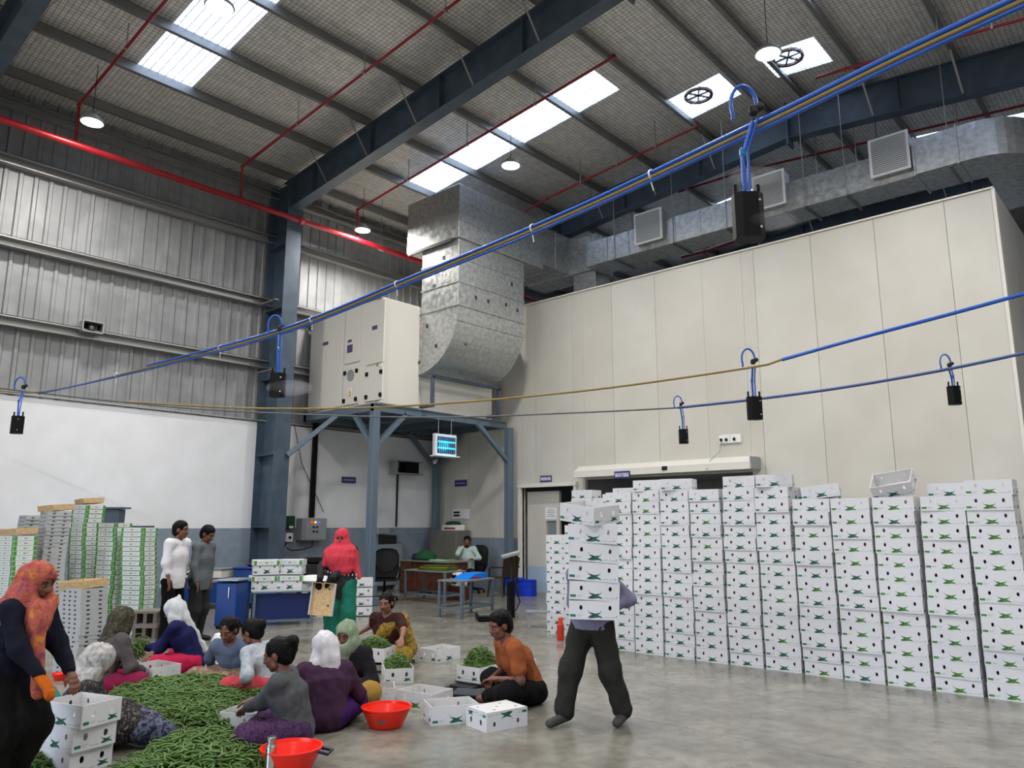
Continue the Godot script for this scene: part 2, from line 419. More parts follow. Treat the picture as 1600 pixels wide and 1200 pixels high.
func build_roof():
	var r := struct("ceiling", "pitched steel roof lined with silver foil behind wire netting")
	var lights := [[2.4, 1.4], [-4.75, -5.75], [-11.08, -12.06], [-13.15, -14.15], [-18.35, -19.4]]
	var cuts := {0: [[-13.45, -7.8], [-3.9, 2.0]], 1: [[-13.45, -7.8], [-3.9, 2.0]], 2: [[-13.65, -7.87], [-3.9, 2.0]], 3: [[-7.4, -6.2], [-5.4, -4.3]], 4: [[-13.45, -7.8], [-3.9, 2.0]]}
	var edges := [11.0]
	for l in lights: edges.append_array(l)
	edges.append(-27.5)
	for i in edges.size() - 1:
		var za: float = edges[i]; var zb: float = edges[i + 1]
		if i % 2 == 0:
			var k := maxi(1, int(round((za - zb) / 1.2)))
			for j in k: foil(r, lerpf(za, zb, float(j) / k), lerpf(za, zb, (j + 1.0) / k), WALL_X - 0.3, RIDGE_X); foil(r, lerpf(za, zb, float(j) / k), lerpf(za, zb, (j + 1.0) / k), RIDGE_X, 4.9)
		else:
			var x := WALL_X - 0.3
			for c in cuts[i / 2]:
				if x < RIDGE_X and c[0] > RIDGE_X: foil(r, za, zb, x, RIDGE_X); x = RIDGE_X
				foil(r, za, zb, x, c[0])
				var pane := Node3D.new(); pane.name = "skylight"; r.add_child(pane, true)
				var up := Vector3(c[1] - c[0], roof_y(c[1]) - roof_y(c[0]), 0)
				clad_sheet(pane, "pane", M.sheet_clear, Vector3(c[0], roof_y(c[0]) + 0.05, za), Vector3.FORWARD, up.normalized(), Vector3.DOWN, za - zb, up.length(), 0.14, 0.025)
				for k in 7:
					var zr := lerpf(za, zb, (k + 0.5) / 7.0); var rb := MB.new()
					rb.bar(Vector3(c[0], roof_y(c[0]) + 0.0, zr), Vector3(c[1], roof_y(c[1]) + 0.0, zr), 0.014, 0.006); part(rb, "rib", M.white, pane)
				for k in range(1, int((c[1] - c[0]) / 0.15)):
					var xr: float = c[0] + k * 0.15; var wb := MB.new()
					wb.bar(Vector3(xr, roof_y(xr) - 0.02, za), Vector3(xr, roof_y(xr) - 0.02, zb), 0.005, 0.005); part(wb, "net_wire", M.girt, pane)
				x = c[1]
			foil(r, za, zb, x, 4.9)
	for x in [-14.9, -13.4, -11.98, -10.45, -8.9, -7.35, -5.98, -5.2, -3.95, -2.4, -0.9, 0.6, 2.1, 3.6]:
		var y := roof_y(x) - 0.015
		var mb := MB.new()
		mb.bar(Vector3(x, y - 0.1, 10.8), Vector3(x, y - 0.1, -27), 0.012, 0.2)
		mb.bar(Vector3(x + 0.035, y - 0.2, 10.8), Vector3(x + 0.035, y - 0.2, -27), 0.075, 0.012)
		mb.bar(Vector3(x - 0.035, y, 10.8), Vector3(x - 0.035, y, -27), 0.075, 0.012)
		mb.bar(Vector3(x + 0.07, y - 0.185, 10.8), Vector3(x + 0.07, y - 0.185, -27), 0.01, 0.035)
		part(mb, "purlin", M.purlin, r)
	# steel portal frames
	for k in 6:
		var z: float = BAYS[k]
		var f := struct("trim_%d" % (k + 1), "dark blue steel portal frame")
		for s in [0, 1]:
			var xa := -14.72 if s == 0 else 4.0; var dx := 1 if s == 0 else -1
			var a := Vector3(xa - 0.3 * dx, roof_y(xa - 0.3 * dx) - 0.22 - 0.36, z); var b := Vector3(RIDGE_X, roof_y(RIDGE_X) - 0.22 - 0.36, z)
			var mb := MB.new(); mb.ibeam(a, b, Vector3(-0.1 * dx, 1, 0), 0.72, 0.26); part(mb, "rafter", M.steel, f)
			for q in [0.12, 0.34, 0.56, 0.78]: mb = MB.new(); mb.box(a.lerp(b, q), Vector3(0.012, 0.69, 0.24)); part(mb, "stiffener", M.steel, f)
			mb = MB.new(); mb.ibeam(Vector3(xa - 0.39 * dx, 0, z), Vector3(xa - 0.39 * dx, roof_y(xa) - 0.25, z), Vector3.RIGHT, 0.78, 0.38, 0.02, 0.014)
			for y in [1.55, 3.1, 4.8, 6.4, 7.9]: mb.box(Vector3(xa - 0.39 * dx, y, z), Vector3(0.74, 0.014, 0.36))
			part(mb, "column", M.steel, f)
		var mb2 := MB.new(); mb2.box(Vector3(RIDGE_X, roof_y(RIDGE_X) - 0.62, z), Vector3(0.05, 0.95, 0.3)); part(mb2, "ridge_plate", M.steel, f)
		if z < 0:
			for x in [-13.4, -11.98, -10.45, -8.9, -7.35, -3.95, -2.4, -0.9]:
				for s in [-1, 1]:
					var q := MB.new()
					q.bar(Vector3(x, roof_y(x) - 0.2, z + 0.55 * s), Vector3(x + 0.05, roof_y(x) - 0.9, z + 0.1 * s), 0.035, 0.008)
					part(q, "flange_brace", M.girt, f)
	# brackets at the column head
	for y in [4.95, 6.55]: 
		var q := MB.new(); q.box(Vector3(-15.1, y, -8.62), Vector3(0.6, 0.02, 0.1)); tag(part(q, "trim_bracket", M.girt, self), "", "", "", "structure")

func foil(parent: Node, za: float, zb: float, xa: float, xb: float):
	if xb - xa < 0.05: return
	var a := Vector3(xa, roof_y(xa) + 0.04, (za + zb) / 2); var b := Vector3(xb, roof_y(xb) + 0.04, (za + zb) / 2)
	var mb := MB.new(); mb.bar(a, b, za - zb - 0.004, 0.07, Vector3.UP)
	part(mb, "foil_strip", M.foil, parent)

func build_cold_store():
	var w := struct("wall_cold_store", "tall cream insulated-panel wall of the cold store")
	var top := 7.13; var mats := [M.panel, M.panel2, M.panel3]
	var x := -15.46; var i := 0
	while x < -1.96:
		var x2 := minf(x + 1.16, -1.95)
		var y0 := 0.0
		# openings: the washing area door and the storage door
		for piece in [[x, x2]]:
			var cutsx := [piece[0]]
			for c in [-12.42, -10.78, -10.5, -6.45]: if c > x + 0.03 and c < x2 - 0.03: cutsx.append(c)
			cutsx.append(x2)
			var mb := MB.new()
			for k in cutsx.size() - 1:
				var mid: float = (cutsx[k] + cutsx[k + 1]) / 2
				y0 = 2.5 if mid > -12.42 and mid < -10.78 else (2.62 if mid > -10.5 and mid < -6.45 else 0.0)
				mb.box(Vector3(mid, (y0 + top) / 2, COLD_Z - 0.05), Vector3(cutsx[k + 1] - cutsx[k] - (0.007 if k == cutsx.size() - 2 else 0.0), top - y0, 0.1))
			part(mb, "wall_panel", mats[i % 3], w)
		x = x2; i += 1
	var bk := MB.new(); bk.box(Vector3(-8.7, (2.7 + top) / 2, COLD_Z - 0.075), Vector3(13.4, top - 2.75, 0.06)); part(bk, "joint_backing", M.joint, w)
	var d := MB.new(); d.box(Vector3(-13.98, 0.64, COLD_Z + 0.003), Vector3(3.0, 1.28, 0.01)); part(d, "painted_base", M.dado, w)
	var e := MB.new(); e.box(Vector3(-8.7, top + 0.01, COLD_Z - 0.04), Vector3(13.5, 0.03, 0.16)); e.box(Vector3(-1.96, (top) / 2, COLD_Z - 0.02), Vector3(0.05, top, 0.09)); part(e, "corner_flashing", M.cream, w)
	var s := struct("wall_cold_store_side", "side wall of the cold store of cream insulated panels")
	for k in 10:
		var mb := MB.new(); mb.box(Vector3(-1.99, top / 2, COLD_Z - 0.7 - k * 1.16), Vector3(0.1, top, 1.15)); part(mb, "wall_panel", mats[k % 3], s)
	var lid := MB.new(); lid.box(Vector3(-8.7, top - 0.06, -20.2), Vector3(13.4, 0.1, 11.9)); part(lid, "roof_panel", M.panel, s)
	# washing area door, slid half open
	var dr := struct("door_1", "cream sliding door of the washing area, half open", Vector3(-11.9, 0, COLD_Z - 0.2))
	var mb3 := MB.new(); 
	mb3.box(Vector3(0, 0.67, 0), Vector3(1.0, 1.34, 0.08)); mb3.box(Vector3(0, 2.05, 0), Vector3(1.0, 0.7, 0.08)); mb3.box(Vector3(-0.205, 1.52, 0), Vector3(0.59, 0.36, 0.08)); mb3.box(Vector3(0.455, 1.52, 0), Vector3(0.09, 0.36, 0.08))
	part(mb3, "leaf", M.panel2, dr)
	mb3 = MB.new(); mb3.box(Vector3(0.25, 1.52, 0.0), Vector3(0.32, 0.36, 0.006)); part(mb3, "window_pane", M.pane, dr)
	mb3 = MB.new(); mb3.box(Vector3(0, 0.32, 0.043), Vector3(0.98, 0.6, 0.008)); part(mb3, "kick_plate", mat(Color(0.62, 0.7, 0.78), 0.5), dr)
	mb3 = MB.new(); mb3.box(Vector3(0.25, 1.87, 0.044), Vector3(0.36, 0.27, 0.004)); var nt := part(mb3, "notice", M.white, dr)
	mb3 = MB.new()
	for k in 4: mb3.box(Vector3(0.25, 1.95 - k * 0.05, 0.047), Vector3(0.2 + 0.05 * (k % 2), 0.016, 0.002))
	part(mb3, "printed_lines", M.grey_paint, nt)
	var fr := struct("trim_7", "white frame round the washing area door")
	mb3 = MB.new(); mb3.box(Vector3(-12.46, 1.28, COLD_Z + 0.01), Vector3(0.08, 2.56, 0.14)); mb3.box(Vector3(-11.6, 2.54, COLD_Z + 0.02), Vector3(1.8, 0.09, 0.16)); mb3.box(Vector3(-10.75, 1.25, COLD_Z + 0.01), Vector3(0.08, 2.5, 0.14))
	part(mb3, "frame", M.cream, fr)
	# dark inside of the rooms behind the two openings
	var inn := struct("wall_inside", "dark rooms behind the doors")
	mb3 = MB.new()
	mb3.box(Vector3(-8.8, 2.75, -16.0), Vector3(7.6, 0.1, 3.4)); mb3.box(Vector3(-8.8, 1.4, -17.7), Vector3(7.6, 2.8, 0.1))
	mb3.box(Vector3(-12.6, 1.4, -16), Vector3(0.1, 2.8, 3.4)); mb3.box(Vector3(-5.0, 1.4, -16), Vector3(0.1, 2.8, 3.4)); mb3.box(Vector3(-10.64, 1.4, -15.6), Vector3(0.08, 2.8, 2.6))
	part(mb3, "inner_lining", M.grey_paint, inn)

func sign_plate(label: String, words: String, at: Vector3, facing: float, w: float, h: float):
	var o := thing("sign_plate", label, "sign", at, facing)
	var mb := MB.new(); mb.box(Vector3.ZERO, Vector3(w, h, 0.012), Basis(), 0.003); part(mb, "plate", M.sign, o)
	if words:
		var tm := TextMesh.new(); tm.text = words; tm.font_size = 32; tm.depth = 0.004; tm.pixel_size = 0.001
		var sf := SystemFont.new(); sf.font_names = PackedStringArray(["Droid Sans"]); sf.font_weight = 700; tm.font = sf
		var c := put(tm, "lettering", M.sign_text, o)
		var bb := tm.get_aabb()
		c.scale = Vector3(w * 0.86 / maxf(bb.size.x, 0.01), h * 0.52 / maxf(bb.size.y, 0.01), 1.0)
		c.position = Vector3(-bb.get_center().x * c.scale.x, -bb.get_center().y * c.scale.y, 0.008)
	else:
		mb = MB.new()
		for k in 7: mb.box(Vector3(-w * 0.33 + k * w * 0.11, 0, 0.008), Vector3(w * 0.07, h * 0.26, 0.003))
		part(mb, "lettering", mat(Color(0.6, 0.58, 0.68), 0.6), o)

# ---------------------------------------------------------------- lamps, pipes, ducts
func build_lamps():
	var first: Node3D = null
	for p in [[-9.1, -4.18, "high-bay lamp hung before the first skylight"], [-13.6, -4.16, "high-bay lamp beside the red sprinkler riser over the carton stacks"], [-14.1, -10.35, "high-bay lamp over the air handling unit"], [-9.25, -10.25, "high-bay lamp under the long skylight strip"], [-4.0, -10.16, "high-bay lamp beside the ridge skylight with the ventilator ring"],
			[-4.3, -4.16, ""], [0.6, -4.16, ""], [0.6, -10.2, ""], [-13.6, 2.0, ""], [-9.1, 2.0, ""], [-4.3, 2.0, ""], [0.6, 2.0, ""]]:
		var at := Vector3(p[0], 8.5, p[1])
		var label: String = p[2] if p[2] else "high-bay lamp in the part of the hall out of view"
		if first == null:
			first = thing("high_bay_lamp", label, "lamp", at, 0, "high-bay lamps")
			var mb := MB.new(); mb.lathe([Vector2(0.185, 0.0), Vector2(0.2, 0.02), Vector2(0.19, 0.045), Vector2(0.12, 0.07), Vector2(0.1, 0.13), Vector2(0.03, 0.15), Vector2(0.0, 0.15)], 24); part(mb, "housing", M.grey_paint, first)
			mb = MB.new(); mb.lathe([Vector2(0.0, 0.004), Vector2(0.17, 0.0), Vector2(0.17, 0.01), Vector2(0.0, 0.014)], 24); part(mb, "led_disc", glow(Color(1, 0.99, 0.96), 9.0), first)
			mb = MB.new(); mb.tube([Vector3(0, 0.15, 0), Vector3(0, 1.1, 0)], 0.006, 5); part(mb, "cable", M.dark, first)
			var l := AreaLight3D.new(); l.name = "light"; l.light_color = Color(1, 0.985, 0.96); l.light_energy = LAMP_ENERGY; l.area_size = Vector2(0.3, 0.3); l.area_range = 40; l.area_attenuation = 2; l.shadow_enabled = true
			l.position = Vector3(0, -0.02, 0); l.rotation.x = -PI / 2; first.add_child(l)
		else: copy(first, at, 0, label, "high-bay lamps")

func red_pipe(label: String, pts: Array, r: float):
	var o := thing("sprinkler_pipe", label, "pipe")
	var mb := MB.new(); mb.tube(pts, r, 10); part(mb, "pipe", M.red_pipe, o)
	for i in range(1, pts.size() - 1): mb = MB.new(); mb.box(pts[i], Vector3.ONE * r * 3.0, Basis(), r); part(mb, "fitting", M.red_pipe, o)
	var a: Vector3 = pts[-2]; var b: Vector3 = pts[-1]
	mb = MB.new(); mb.bar(b - (b - a).normalized() * 0.06, b, r * 2.6, r * 2.6); part(mb, "end_cap", M.red_pipe, o)
	var k := 0.25
	while k < 1.0 and (b - a).length() > 3.0:
		var p := a.lerp(b, k)
		mb = MB.new(); mb.bar(p, Vector3(p.x, roof_y(p.x) - 0.05, p.z), 0.014, 0.014); mb.box(p, Vector3(0.03, r * 2.4, r * 2.6)); part(mb, "hanger", M.girt, o)
		k += 0.25
func build_pipes():
	red_pipe("thick red sprinkler main running along the ribbed side wall", [Vector3(-14.45, 8.42, 4), Vector3(-14.45, 8.4, -8.9), Vector3(-14.45, 8.36, -18)], 0.065)
	for e in [[-4.19, -14.5, 9.22, -6.2, 10.05, "thin red branch pipe rising beside the first skylight"], [-7.43, -14.5, 9.2, -6.0, 9.98, "thin red branch pipe before the big blue rafter"], [-10.47, -14.5, 9.18, -6.9, 9.94, "thin red branch pipe crossing under the long skylight strip"]]:
		red_pipe(e[5], [Vector3(-14.45, 8.4, e[0]), Vector3(e[1], e[2], e[0]), Vector3(e[3], e[4], e[0])], 0.026)
	red_pipe("thin red branch pipe ending short of the ridge", [on_z(820, 330, -13.5), on_z(855, 310, -13.5), on_z(1090, 197, -13.5)], 0.026)
	red_pipe("thin red branch pipe on the right roof slope", [on_z(1275, 122, -13.3), on_z(1320, 108, -13.3), on_z(1640, 18, -13.3)], 0.026)
	red_pipe("red branch pipe above the silver duct", [on_z(1060, 300, -16.6), on_z(1160, 268, -16.6), on_z(1640, 155, -16.6)], 0.026)
	red_pipe("red pipe lying behind the top of the cold store", [on_z(1065, 402, -17.5), on_z(1100, 393, -17.5), on_z(1165, 372, -17.5)], 0.04)

func duct_box(parent: Node, called: String, lo: Vector3, hi: Vector3, flange_axis := -1):
	var mb := MB.new(); mb.box((lo + hi) / 2, hi - lo, Basis(), 0.012); part(mb, called, M.galv, parent)
	if flange_axis < 0: return
	var n := maxi(1, int(round((hi[flange_axis] - lo[flange_axis]) / 0.62)))
	for k in n + 1:
		var c := (lo + hi) / 2; c[flange_axis] = lerpf(lo[flange_axis], hi[flange_axis], float(k) / n)
		var s := hi - lo + Vector3.ONE * 0.03; s[flange_axis] = 0.02
		mb = MB.new(); mb.box(c, s, Basis(), 0.006); part(mb, "seam_flange", M.galv, parent)

func build_air_handling():
	# platform on steel posts
	var pl := thing("steel_platform", "blue-grey steel platform on braced posts carrying the air handling unit", "platform")
	var y := 4.13
	var mb := MB.new()
	for z in [-9.85, -11.2, -12.55, -13.9]: mb = MB.new(); mb.bar(Vector3(-15.4, y - 0.08, z), Vector3(-12.72, y - 0.08, z), 0.1, 0.16); part(mb, "cross_beam", M.frame_blue, pl)
	for x in [-15.3, -12.78]:
		mb = MB.new(); mb.bar(Vector3(x, y - 0.08, -9.8), Vector3(x, y - 0.08, -13.95), 0.1, 0.16); part(mb, "edge_beam", M.frame_blue, pl)
	mb = MB.new(); mb.box(Vector3(-14.04, y - 0.01, -11.87), Vector3(2.7, 0.02, 4.1)); part(mb, "deck", M.frame_blue, pl)
	for p in [[-12.78, -9.88], [-12.6, -13.9], [-15.25, -13.92]]:
		mb = MB.new(); mb.box(Vector3(p[0], y / 2 - 0.08, p[1]), Vector3(0.17, y - 0.16, 0.17), Basis(), 0.01); part(mb, "post", M.frame_blue, pl)
		mb = MB.new(); mb.box(Vector3(p[0], 0.08, p[1]), Vector3(0.34, 0.16, 0.34), Basis(), 0.01); mb.box(Vector3(p[0], 0.3, p[1]), Vector3(0.26, 0.3, 0.26), Basis(), 0.04); part(mb, "base_plate", M.frame_blue, pl)
	for e in [[Vector3(-12.78, 3.2, -9.88), Vector3(-13.5, 3.98, -9.88)], [Vector3(-12.78, 3.2, -9.88), Vector3(-12.78, 3.98, -10.7)], [Vector3(-12.6, 3.1, -13.9), Vector3(-12.7, 3.98, -12.9)], [Vector3(-15.25, 3.1, -13.9), Vector3(-14.3, 3.98, -13.9)], [Vector3(-15.25, 3.1, -13.9), Vector3(-15.25, 3.98, -12.9)], [Vector3(-14.68, 3.1, -9.02), Vector3(-14.05, 3.98, -9.8)]]:
		mb = MB.new(); mb.bar(e[0], e[1], 0.1, 0.1); part(mb, "knee_brace", M.frame_blue, pl)
	# the unit itself
	var a := thing("air_handling_unit", "cream air handling unit with latched doors on the steel platform", "air conditioner")
	var z0 := -9.95; var plate_blue := mat(Color(0.28, 0.27, 0.45), 0.5)
	mb = MB.new(); mb.box(Vector3(-14.1, 5.33, z0 - 0.58), Vector3(2.66, 2.36, 1.1), Basis(), 0.015); part(mb, "casing", M.cream, a)
	mb = MB.new(); mb.box(Vector3(-14.1, 5.33, -12.35), Vector3(2.5, 2.36, 2.4), Basis(), 0.015); part(mb, "rear_casing", M.cream, a)
	for e in [[484, 537, 0.0, 1.0], [537, 562, 0.42, 1.0], [537, 562, 0.0, 0.4], [571, 600, 0.36, 1.0], [571, 600, 0.0, 0.34]]:
		var xa := on_z(e[0], 560, z0).x + 0.02; var xb := on_z(e[1], 560, z0).x - 0.02
		mb = MB.new(); mb.box(Vector3((xa + xb) / 2, 4.2 + 2.26 * (e[2] + e[3]) / 2, z0 - 0.02), Vector3(xb - xa, 2.26 * (e[3] - e[2]) - 0.03, 0.05), Basis(), 0.008)
		var d := part(mb, "door_panel", M.cream, a)
		if e[3] < 0.5:
			for lx in [xa + 0.07, xb - 0.05]: for ly in [4.32, 4.2 + 2.26 * e[3] - 0.15]:
				mb = MB.new(); mb.box(Vector3(lx, ly, z0 + 0.02), Vector3(0.07, 0.09, 0.05), Basis(), 0.01); part(mb, "latch", M.black, d)
		if e[0] == 537 and e[3] < 0.5:
			mb = MB.new(); mb.lathe([Vector2(0, 0), Vector2(0.13, 0), Vector2(0.13, 0.02), Vector2(0.11, 0.025), Vector2(0.1, 0.01), Vector2(0, 0.01)], 20, Transform3D(Basis(Vector3.RIGHT, PI / 2), Vector3((xa + xb) / 2, 4.88, z0))); part(mb, "round_window", M.grey_paint, d)
			mb = MB.new(); mb.box(Vector3((xa + xb) / 2, 4.5, z0 + 0.008), Vector3(0.14, 0.22, 0.004)); part(mb, "warning_label", M.white, d)
			mb = MB.new(); mb.prism(PackedVector2Array([Vector2(-0.05, 0), Vector2(0.05, 0), Vector2(0, 0.085)]), Transform3D(Basis(), Vector3((xa + xb) / 2, 4.47, z0 + 0.011)), 0.003); mb.box(Vector3((xa + xb) / 2, 4.43, z0 + 0.012), Vector3(0.11, 0.04, 0.003)); part(mb, "warning_triangle", mat(Color(0.85, 0.65, 0.05), 0.5), d)
	for q in [[509, 537, 0.22, 0.08], [547, 545, 0.2, 0.18], [547, 533, 0.14, 0.06], [586, 512, 0.18, 0.09]]:
		var p := on_z(q[0], q[1], z0); mb = MB.new(); mb.box(Vector3(p.x, p.y, z0 + 0.008), Vector3(q[2], q[3], 0.003)); part(mb, "name_plate", plate_blue, a)
	mb = MB.new(); mb.box(Vector3(-12.88, 5.33, z0 - 0.04), Vector3(0.05, 2.3, 0.05)); mb.box(Vector3(-14.1, 6.5, z0 - 0.03), Vector3(2.66, 0.03, 0.06)); part(mb, "corner_post", M.grey_paint, a)
	# big elbow and riser
	var du := thing("supply_duct", "large galvanised elbow duct rising from the air handling unit", "duct")
	var zf := -11.05; var zb := -13.25; var cx := -12.85; var cy := 6.25; var R := 1.33; var ri := 0.12
	var prof := PackedVector2Array([Vector2(-12.86, cy - R)])
	for k in range(1, 13): prof.append(Vector2(cx + R * sin(PI / 2 * k / 12.0), cy - R * cos(PI / 2 * k / 12.0)))
	prof.append(Vector2(cx + R, 6.3)); prof.append(Vector2(cx + ri, 6.3))
	for k in range(0, 7): prof.append(Vector2(cx + ri * sin(PI / 2 * (6 - k) / 6.0) , cy - ri * cos(PI / 2 * (6 - k) / 6.0)))
	prof.append(Vector2(-12.86, cy - ri))
	mb = MB.new(); mb.prism(prof, Transform3D(Basis(), Vector3(0, 0, zb)), zf - zb); part(mb, "elbow", M.galv, du)
	for k in 4:
		var an := PI / 2 * (k + 0.5) / 4.0; var p := Vector3(cx + (R + 0.005) * sin(an), cy - (R + 0.005) * cos(an), 0)
		mb = MB.new(); mb.bar(p + Vector3(0, 0, zf), p + Vector3(0, 0, zb), 0.02, 0.012, Vector3(sin(an), -cos(an), 0)); part(mb, "seam", M.galv, du)
	duct_box(du, "riser", Vector3(cx + ri, 6.3, zb), Vector3(cx + R, 7.85, zf))
	for yy in [6.32, 6.85, 7.4]: mb = MB.new(); mb.box(Vector3(cx + (R + ri) / 2, yy, (zf + zb) / 2), Vector3(R - ri + 0.03, 0.025, zf - zb + 0.03)); part(mb, "seam_flange", M.galv, du)
	for q in [[0, 5.6, -11.5], [1, 6.6, -11.6], [1, 6.6, -12.0], [1, 6.65, -12.6], [1, 6.6, -13.0], [1, 7.2, -12.8]]: mb = MB.new(); mb.box(Vector3(cx + R + 0.004, q[1] + 0.0, q[2]) if q[0] else Vector3(-11.72, 5.55, q[2]), Vector3(0.012, 0.08, 0.06)); part(mb, "insulation_pin", M.galv_dark, du)
	for q in [[-12.5, 6.0], [-12.2, 5.5], [-12.75, 5.2], [-12.3, 6.9], [-12.0, 7.5]]: mb = MB.new(); mb.box(Vector3(q[0], q[1], zf + 0.004), Vector3(0.06, 0.08, 0.012)); part(mb, "insulation_pin", M.galv_dark, du)
	duct_box(du, "head_box", Vector3(-13.2, 7.85, -13.9), Vector3(-11.45, 9.1, -10.98))
	mb = MB.new(); mb.box(Vector3(-12.4, 7.83, -10.99), Vector3(1.5, 0.07, 0.05)); part(mb, "dark_seal", M.galv_dark, du)
	for yy in [8.25, 8.68]: mb = MB.new(); mb.box(Vector3(-12.325, yy, -12.44), Vector3(1.76, 0.02, 2.94)); part(mb, "seam_flange", M.galv, du)
	duct_box(du, "reducer", Vector3(-13.0, 8.0, -15.0), Vector3(-11.5, 9.0, -13.9), 2)
	duct_box(du, "crossover", Vector3(-12.9, 7.95, -15.75), Vector3(-10.65, 8.9, -15.0), 0)
	duct_box(du, "drop", Vector3(-11.4, 7.1, -15.7), Vector3(-10.7, 7.95, -15.05))
	mb = MB.new()
	for e in [[Vector3(-12.4, 4.2, -11.15), Vector3(-12.4, 4.86, -11.15)], [Vector3(-12.4, 4.2, -13.3), Vector3(-12.4, 4.86, -13.3)]]: mb.bar(e[0], e[1], 0.07, 0.07)
	mb.bar(Vector3(-12.4, 4.86, -11.1), Vector3(-12.4, 4.86, -13.35), 0.07, 0.07); mb.bar(Vector3(-12.78, 4.2, -11.15), Vector3(-12.36, 4.2, -11.15), 0.07, 0.07); mb.bar(Vector3(-12.78, 4.2, -13.3), Vector3(-12.36, 4.2, -13.3), 0.07, 0.07)
	part(mb, "support_frame", M.steel, du)
	# long duct above the cold store
	var lo := thing("distribution_duct", "long galvanised duct with square grilles hung above the cold store", "duct")
	duct_box(lo, "duct_run", Vector3(-10.65, 7.9, -15.4), Vector3(-3.15, 8.52, -14.62), 0)
	for gx in [[-9.12, -8.42], [-6.2, -5.55], [-3.88, -3.22]]:
		mb = MB.new(); mb.box(Vector3((gx[0] + gx[1]) / 2, 8.4, -14.62), Vector3(gx[1] - gx[0], 0.72, 0.3), Basis(), 0.01); part(mb, "grille_collar", M.galv, lo)
		mb = MB.new(); mb.box(Vector3((gx[0] + gx[1]) / 2, 8.4, -14.465), Vector3(gx[1] - gx[0] + 0.04, 0.76, 0.02)); var g := part(mb, "grille_frame", M.white, lo)
		for k in 17:
			mb = MB.new(); mb.box(Vector3((gx[0] + gx[1]) / 2, 8.08 + k * 0.04, -14.45), Vector3(gx[1] - gx[0] - 0.06, 0.022, 0.012), Basis(Vector3.RIGHT, 0.5)); part(mb, "louvre", M.grey_paint, g)
	# bend at the right end, going back over the roof of the cold store
	var pf := PackedVector2Array([Vector2(-3.15, 14.5), Vector2(-2.3, 14.5)])
	for k in range(1, 11): pf.append(Vector2(-2.3 + 0.95 * sin(PI / 2 * k / 10.0), 15.45 - 0.95 * cos(PI / 2 * k / 10.0)))
	pf.append(Vector2(-1.35, 17.5)); pf.append(Vector2(-2.2, 17.5)); pf.append(Vector2(-2.2, 15.5)); pf.append(Vector2(-3.15, 15.5))
	mb = MB.new(); mb.prism(pf, Transform3D(Basis(Vector3.RIGHT, -PI / 2), Vector3(0, 7.88, 0)), 0.68); part(mb, "bend", M.galv, lo)
	for xx in [-3.15, -2.45]: mb = MB.new(); mb.box(Vector3(xx, 8.22, -15.0), Vector3(0.03, 0.74, 1.06)); part(mb, "seam_flange", M.galv, lo)
	for xx in [-9.8, -8.2, -6.9, -5.2, -4.4, -2.6]:
		for zz in [-14.6, -15.42]: mb = MB.new(); mb.bar(Vector3(xx, 7.88, zz), Vector3(xx, roof_y(xx) - 0.1, zz), 0.012, 0.012); part(mb, "hanger_rod", M.girt, lo)
		mb = MB.new(); mb.bar(Vector3(xx, 7.87, -14.55), Vector3(xx, 7.87, -15.48), 0.04, 0.03); part(mb, "trapeze", M.purlin, lo)
	# second duct lying on the cold store roof
	var d2 := thing("roof_duct", "short shiny duct resting on the cold store roof behind the hung duct", "duct")
	duct_box(d2, "duct_run", Vector3(-10.6, 7.14, -17.3), Vector3(-7.2, 7.95, -16.3), 0)
	for e in [[-5.3, -16.2], [-3.0, -16.4], [-2.2, -19]]:
		var st := thing("duct_stand", "grey angle-iron stand on the cold store roof", "stand", Vector3(e[0], 7.12, e[1]), 0, "stands on the cold store roof")
		mb = MB.new()
		for s in [-0.3, 0.3]: mb.bar(Vector3(s, 0, 0), Vector3(s * 0.4, 0.8, 0), 0.07, 0.07)
		mb.bar(Vector3(-0.3, 0.5, 0), Vector3(0.3, 0.5, 0), 0.06, 0.06); part(mb, "frame", M.frame_blue, st)

func build_vent_rings():
	for e in [[-6.85, -13.5, "turbine ventilator ring in the skylight on the left of the ridge"], [-4.95, -13.55, "turbine ventilator ring in the skylight beside the ridge lamp"]]:
		var o := thing("ventilator_ring", e[2], "ventilator", Vector3(e[0], roof_y(e[0]) - 0.02, e[1]))
		var mb := MB.new(); mb.lathe([Vector2(0.24, 0), Vector2(0.3, 0), Vector2(0.3, 0.05), Vector2(0.24, 0.05), Vector2(0.24, 0)], 24); part(mb, "ring", mat(Color(0.35, 0.27, 0.24), 0.7), o)
		for k in 3:
			mb = MB.new(); mb.bar(Vector3(-0.25, 0.03, 0), Vector3(0.25, 0.03, 0), 0.03, 0.03); var q := part(mb, "spoke", M.galv_dark, o); q.rotation.y = k * PI / 3

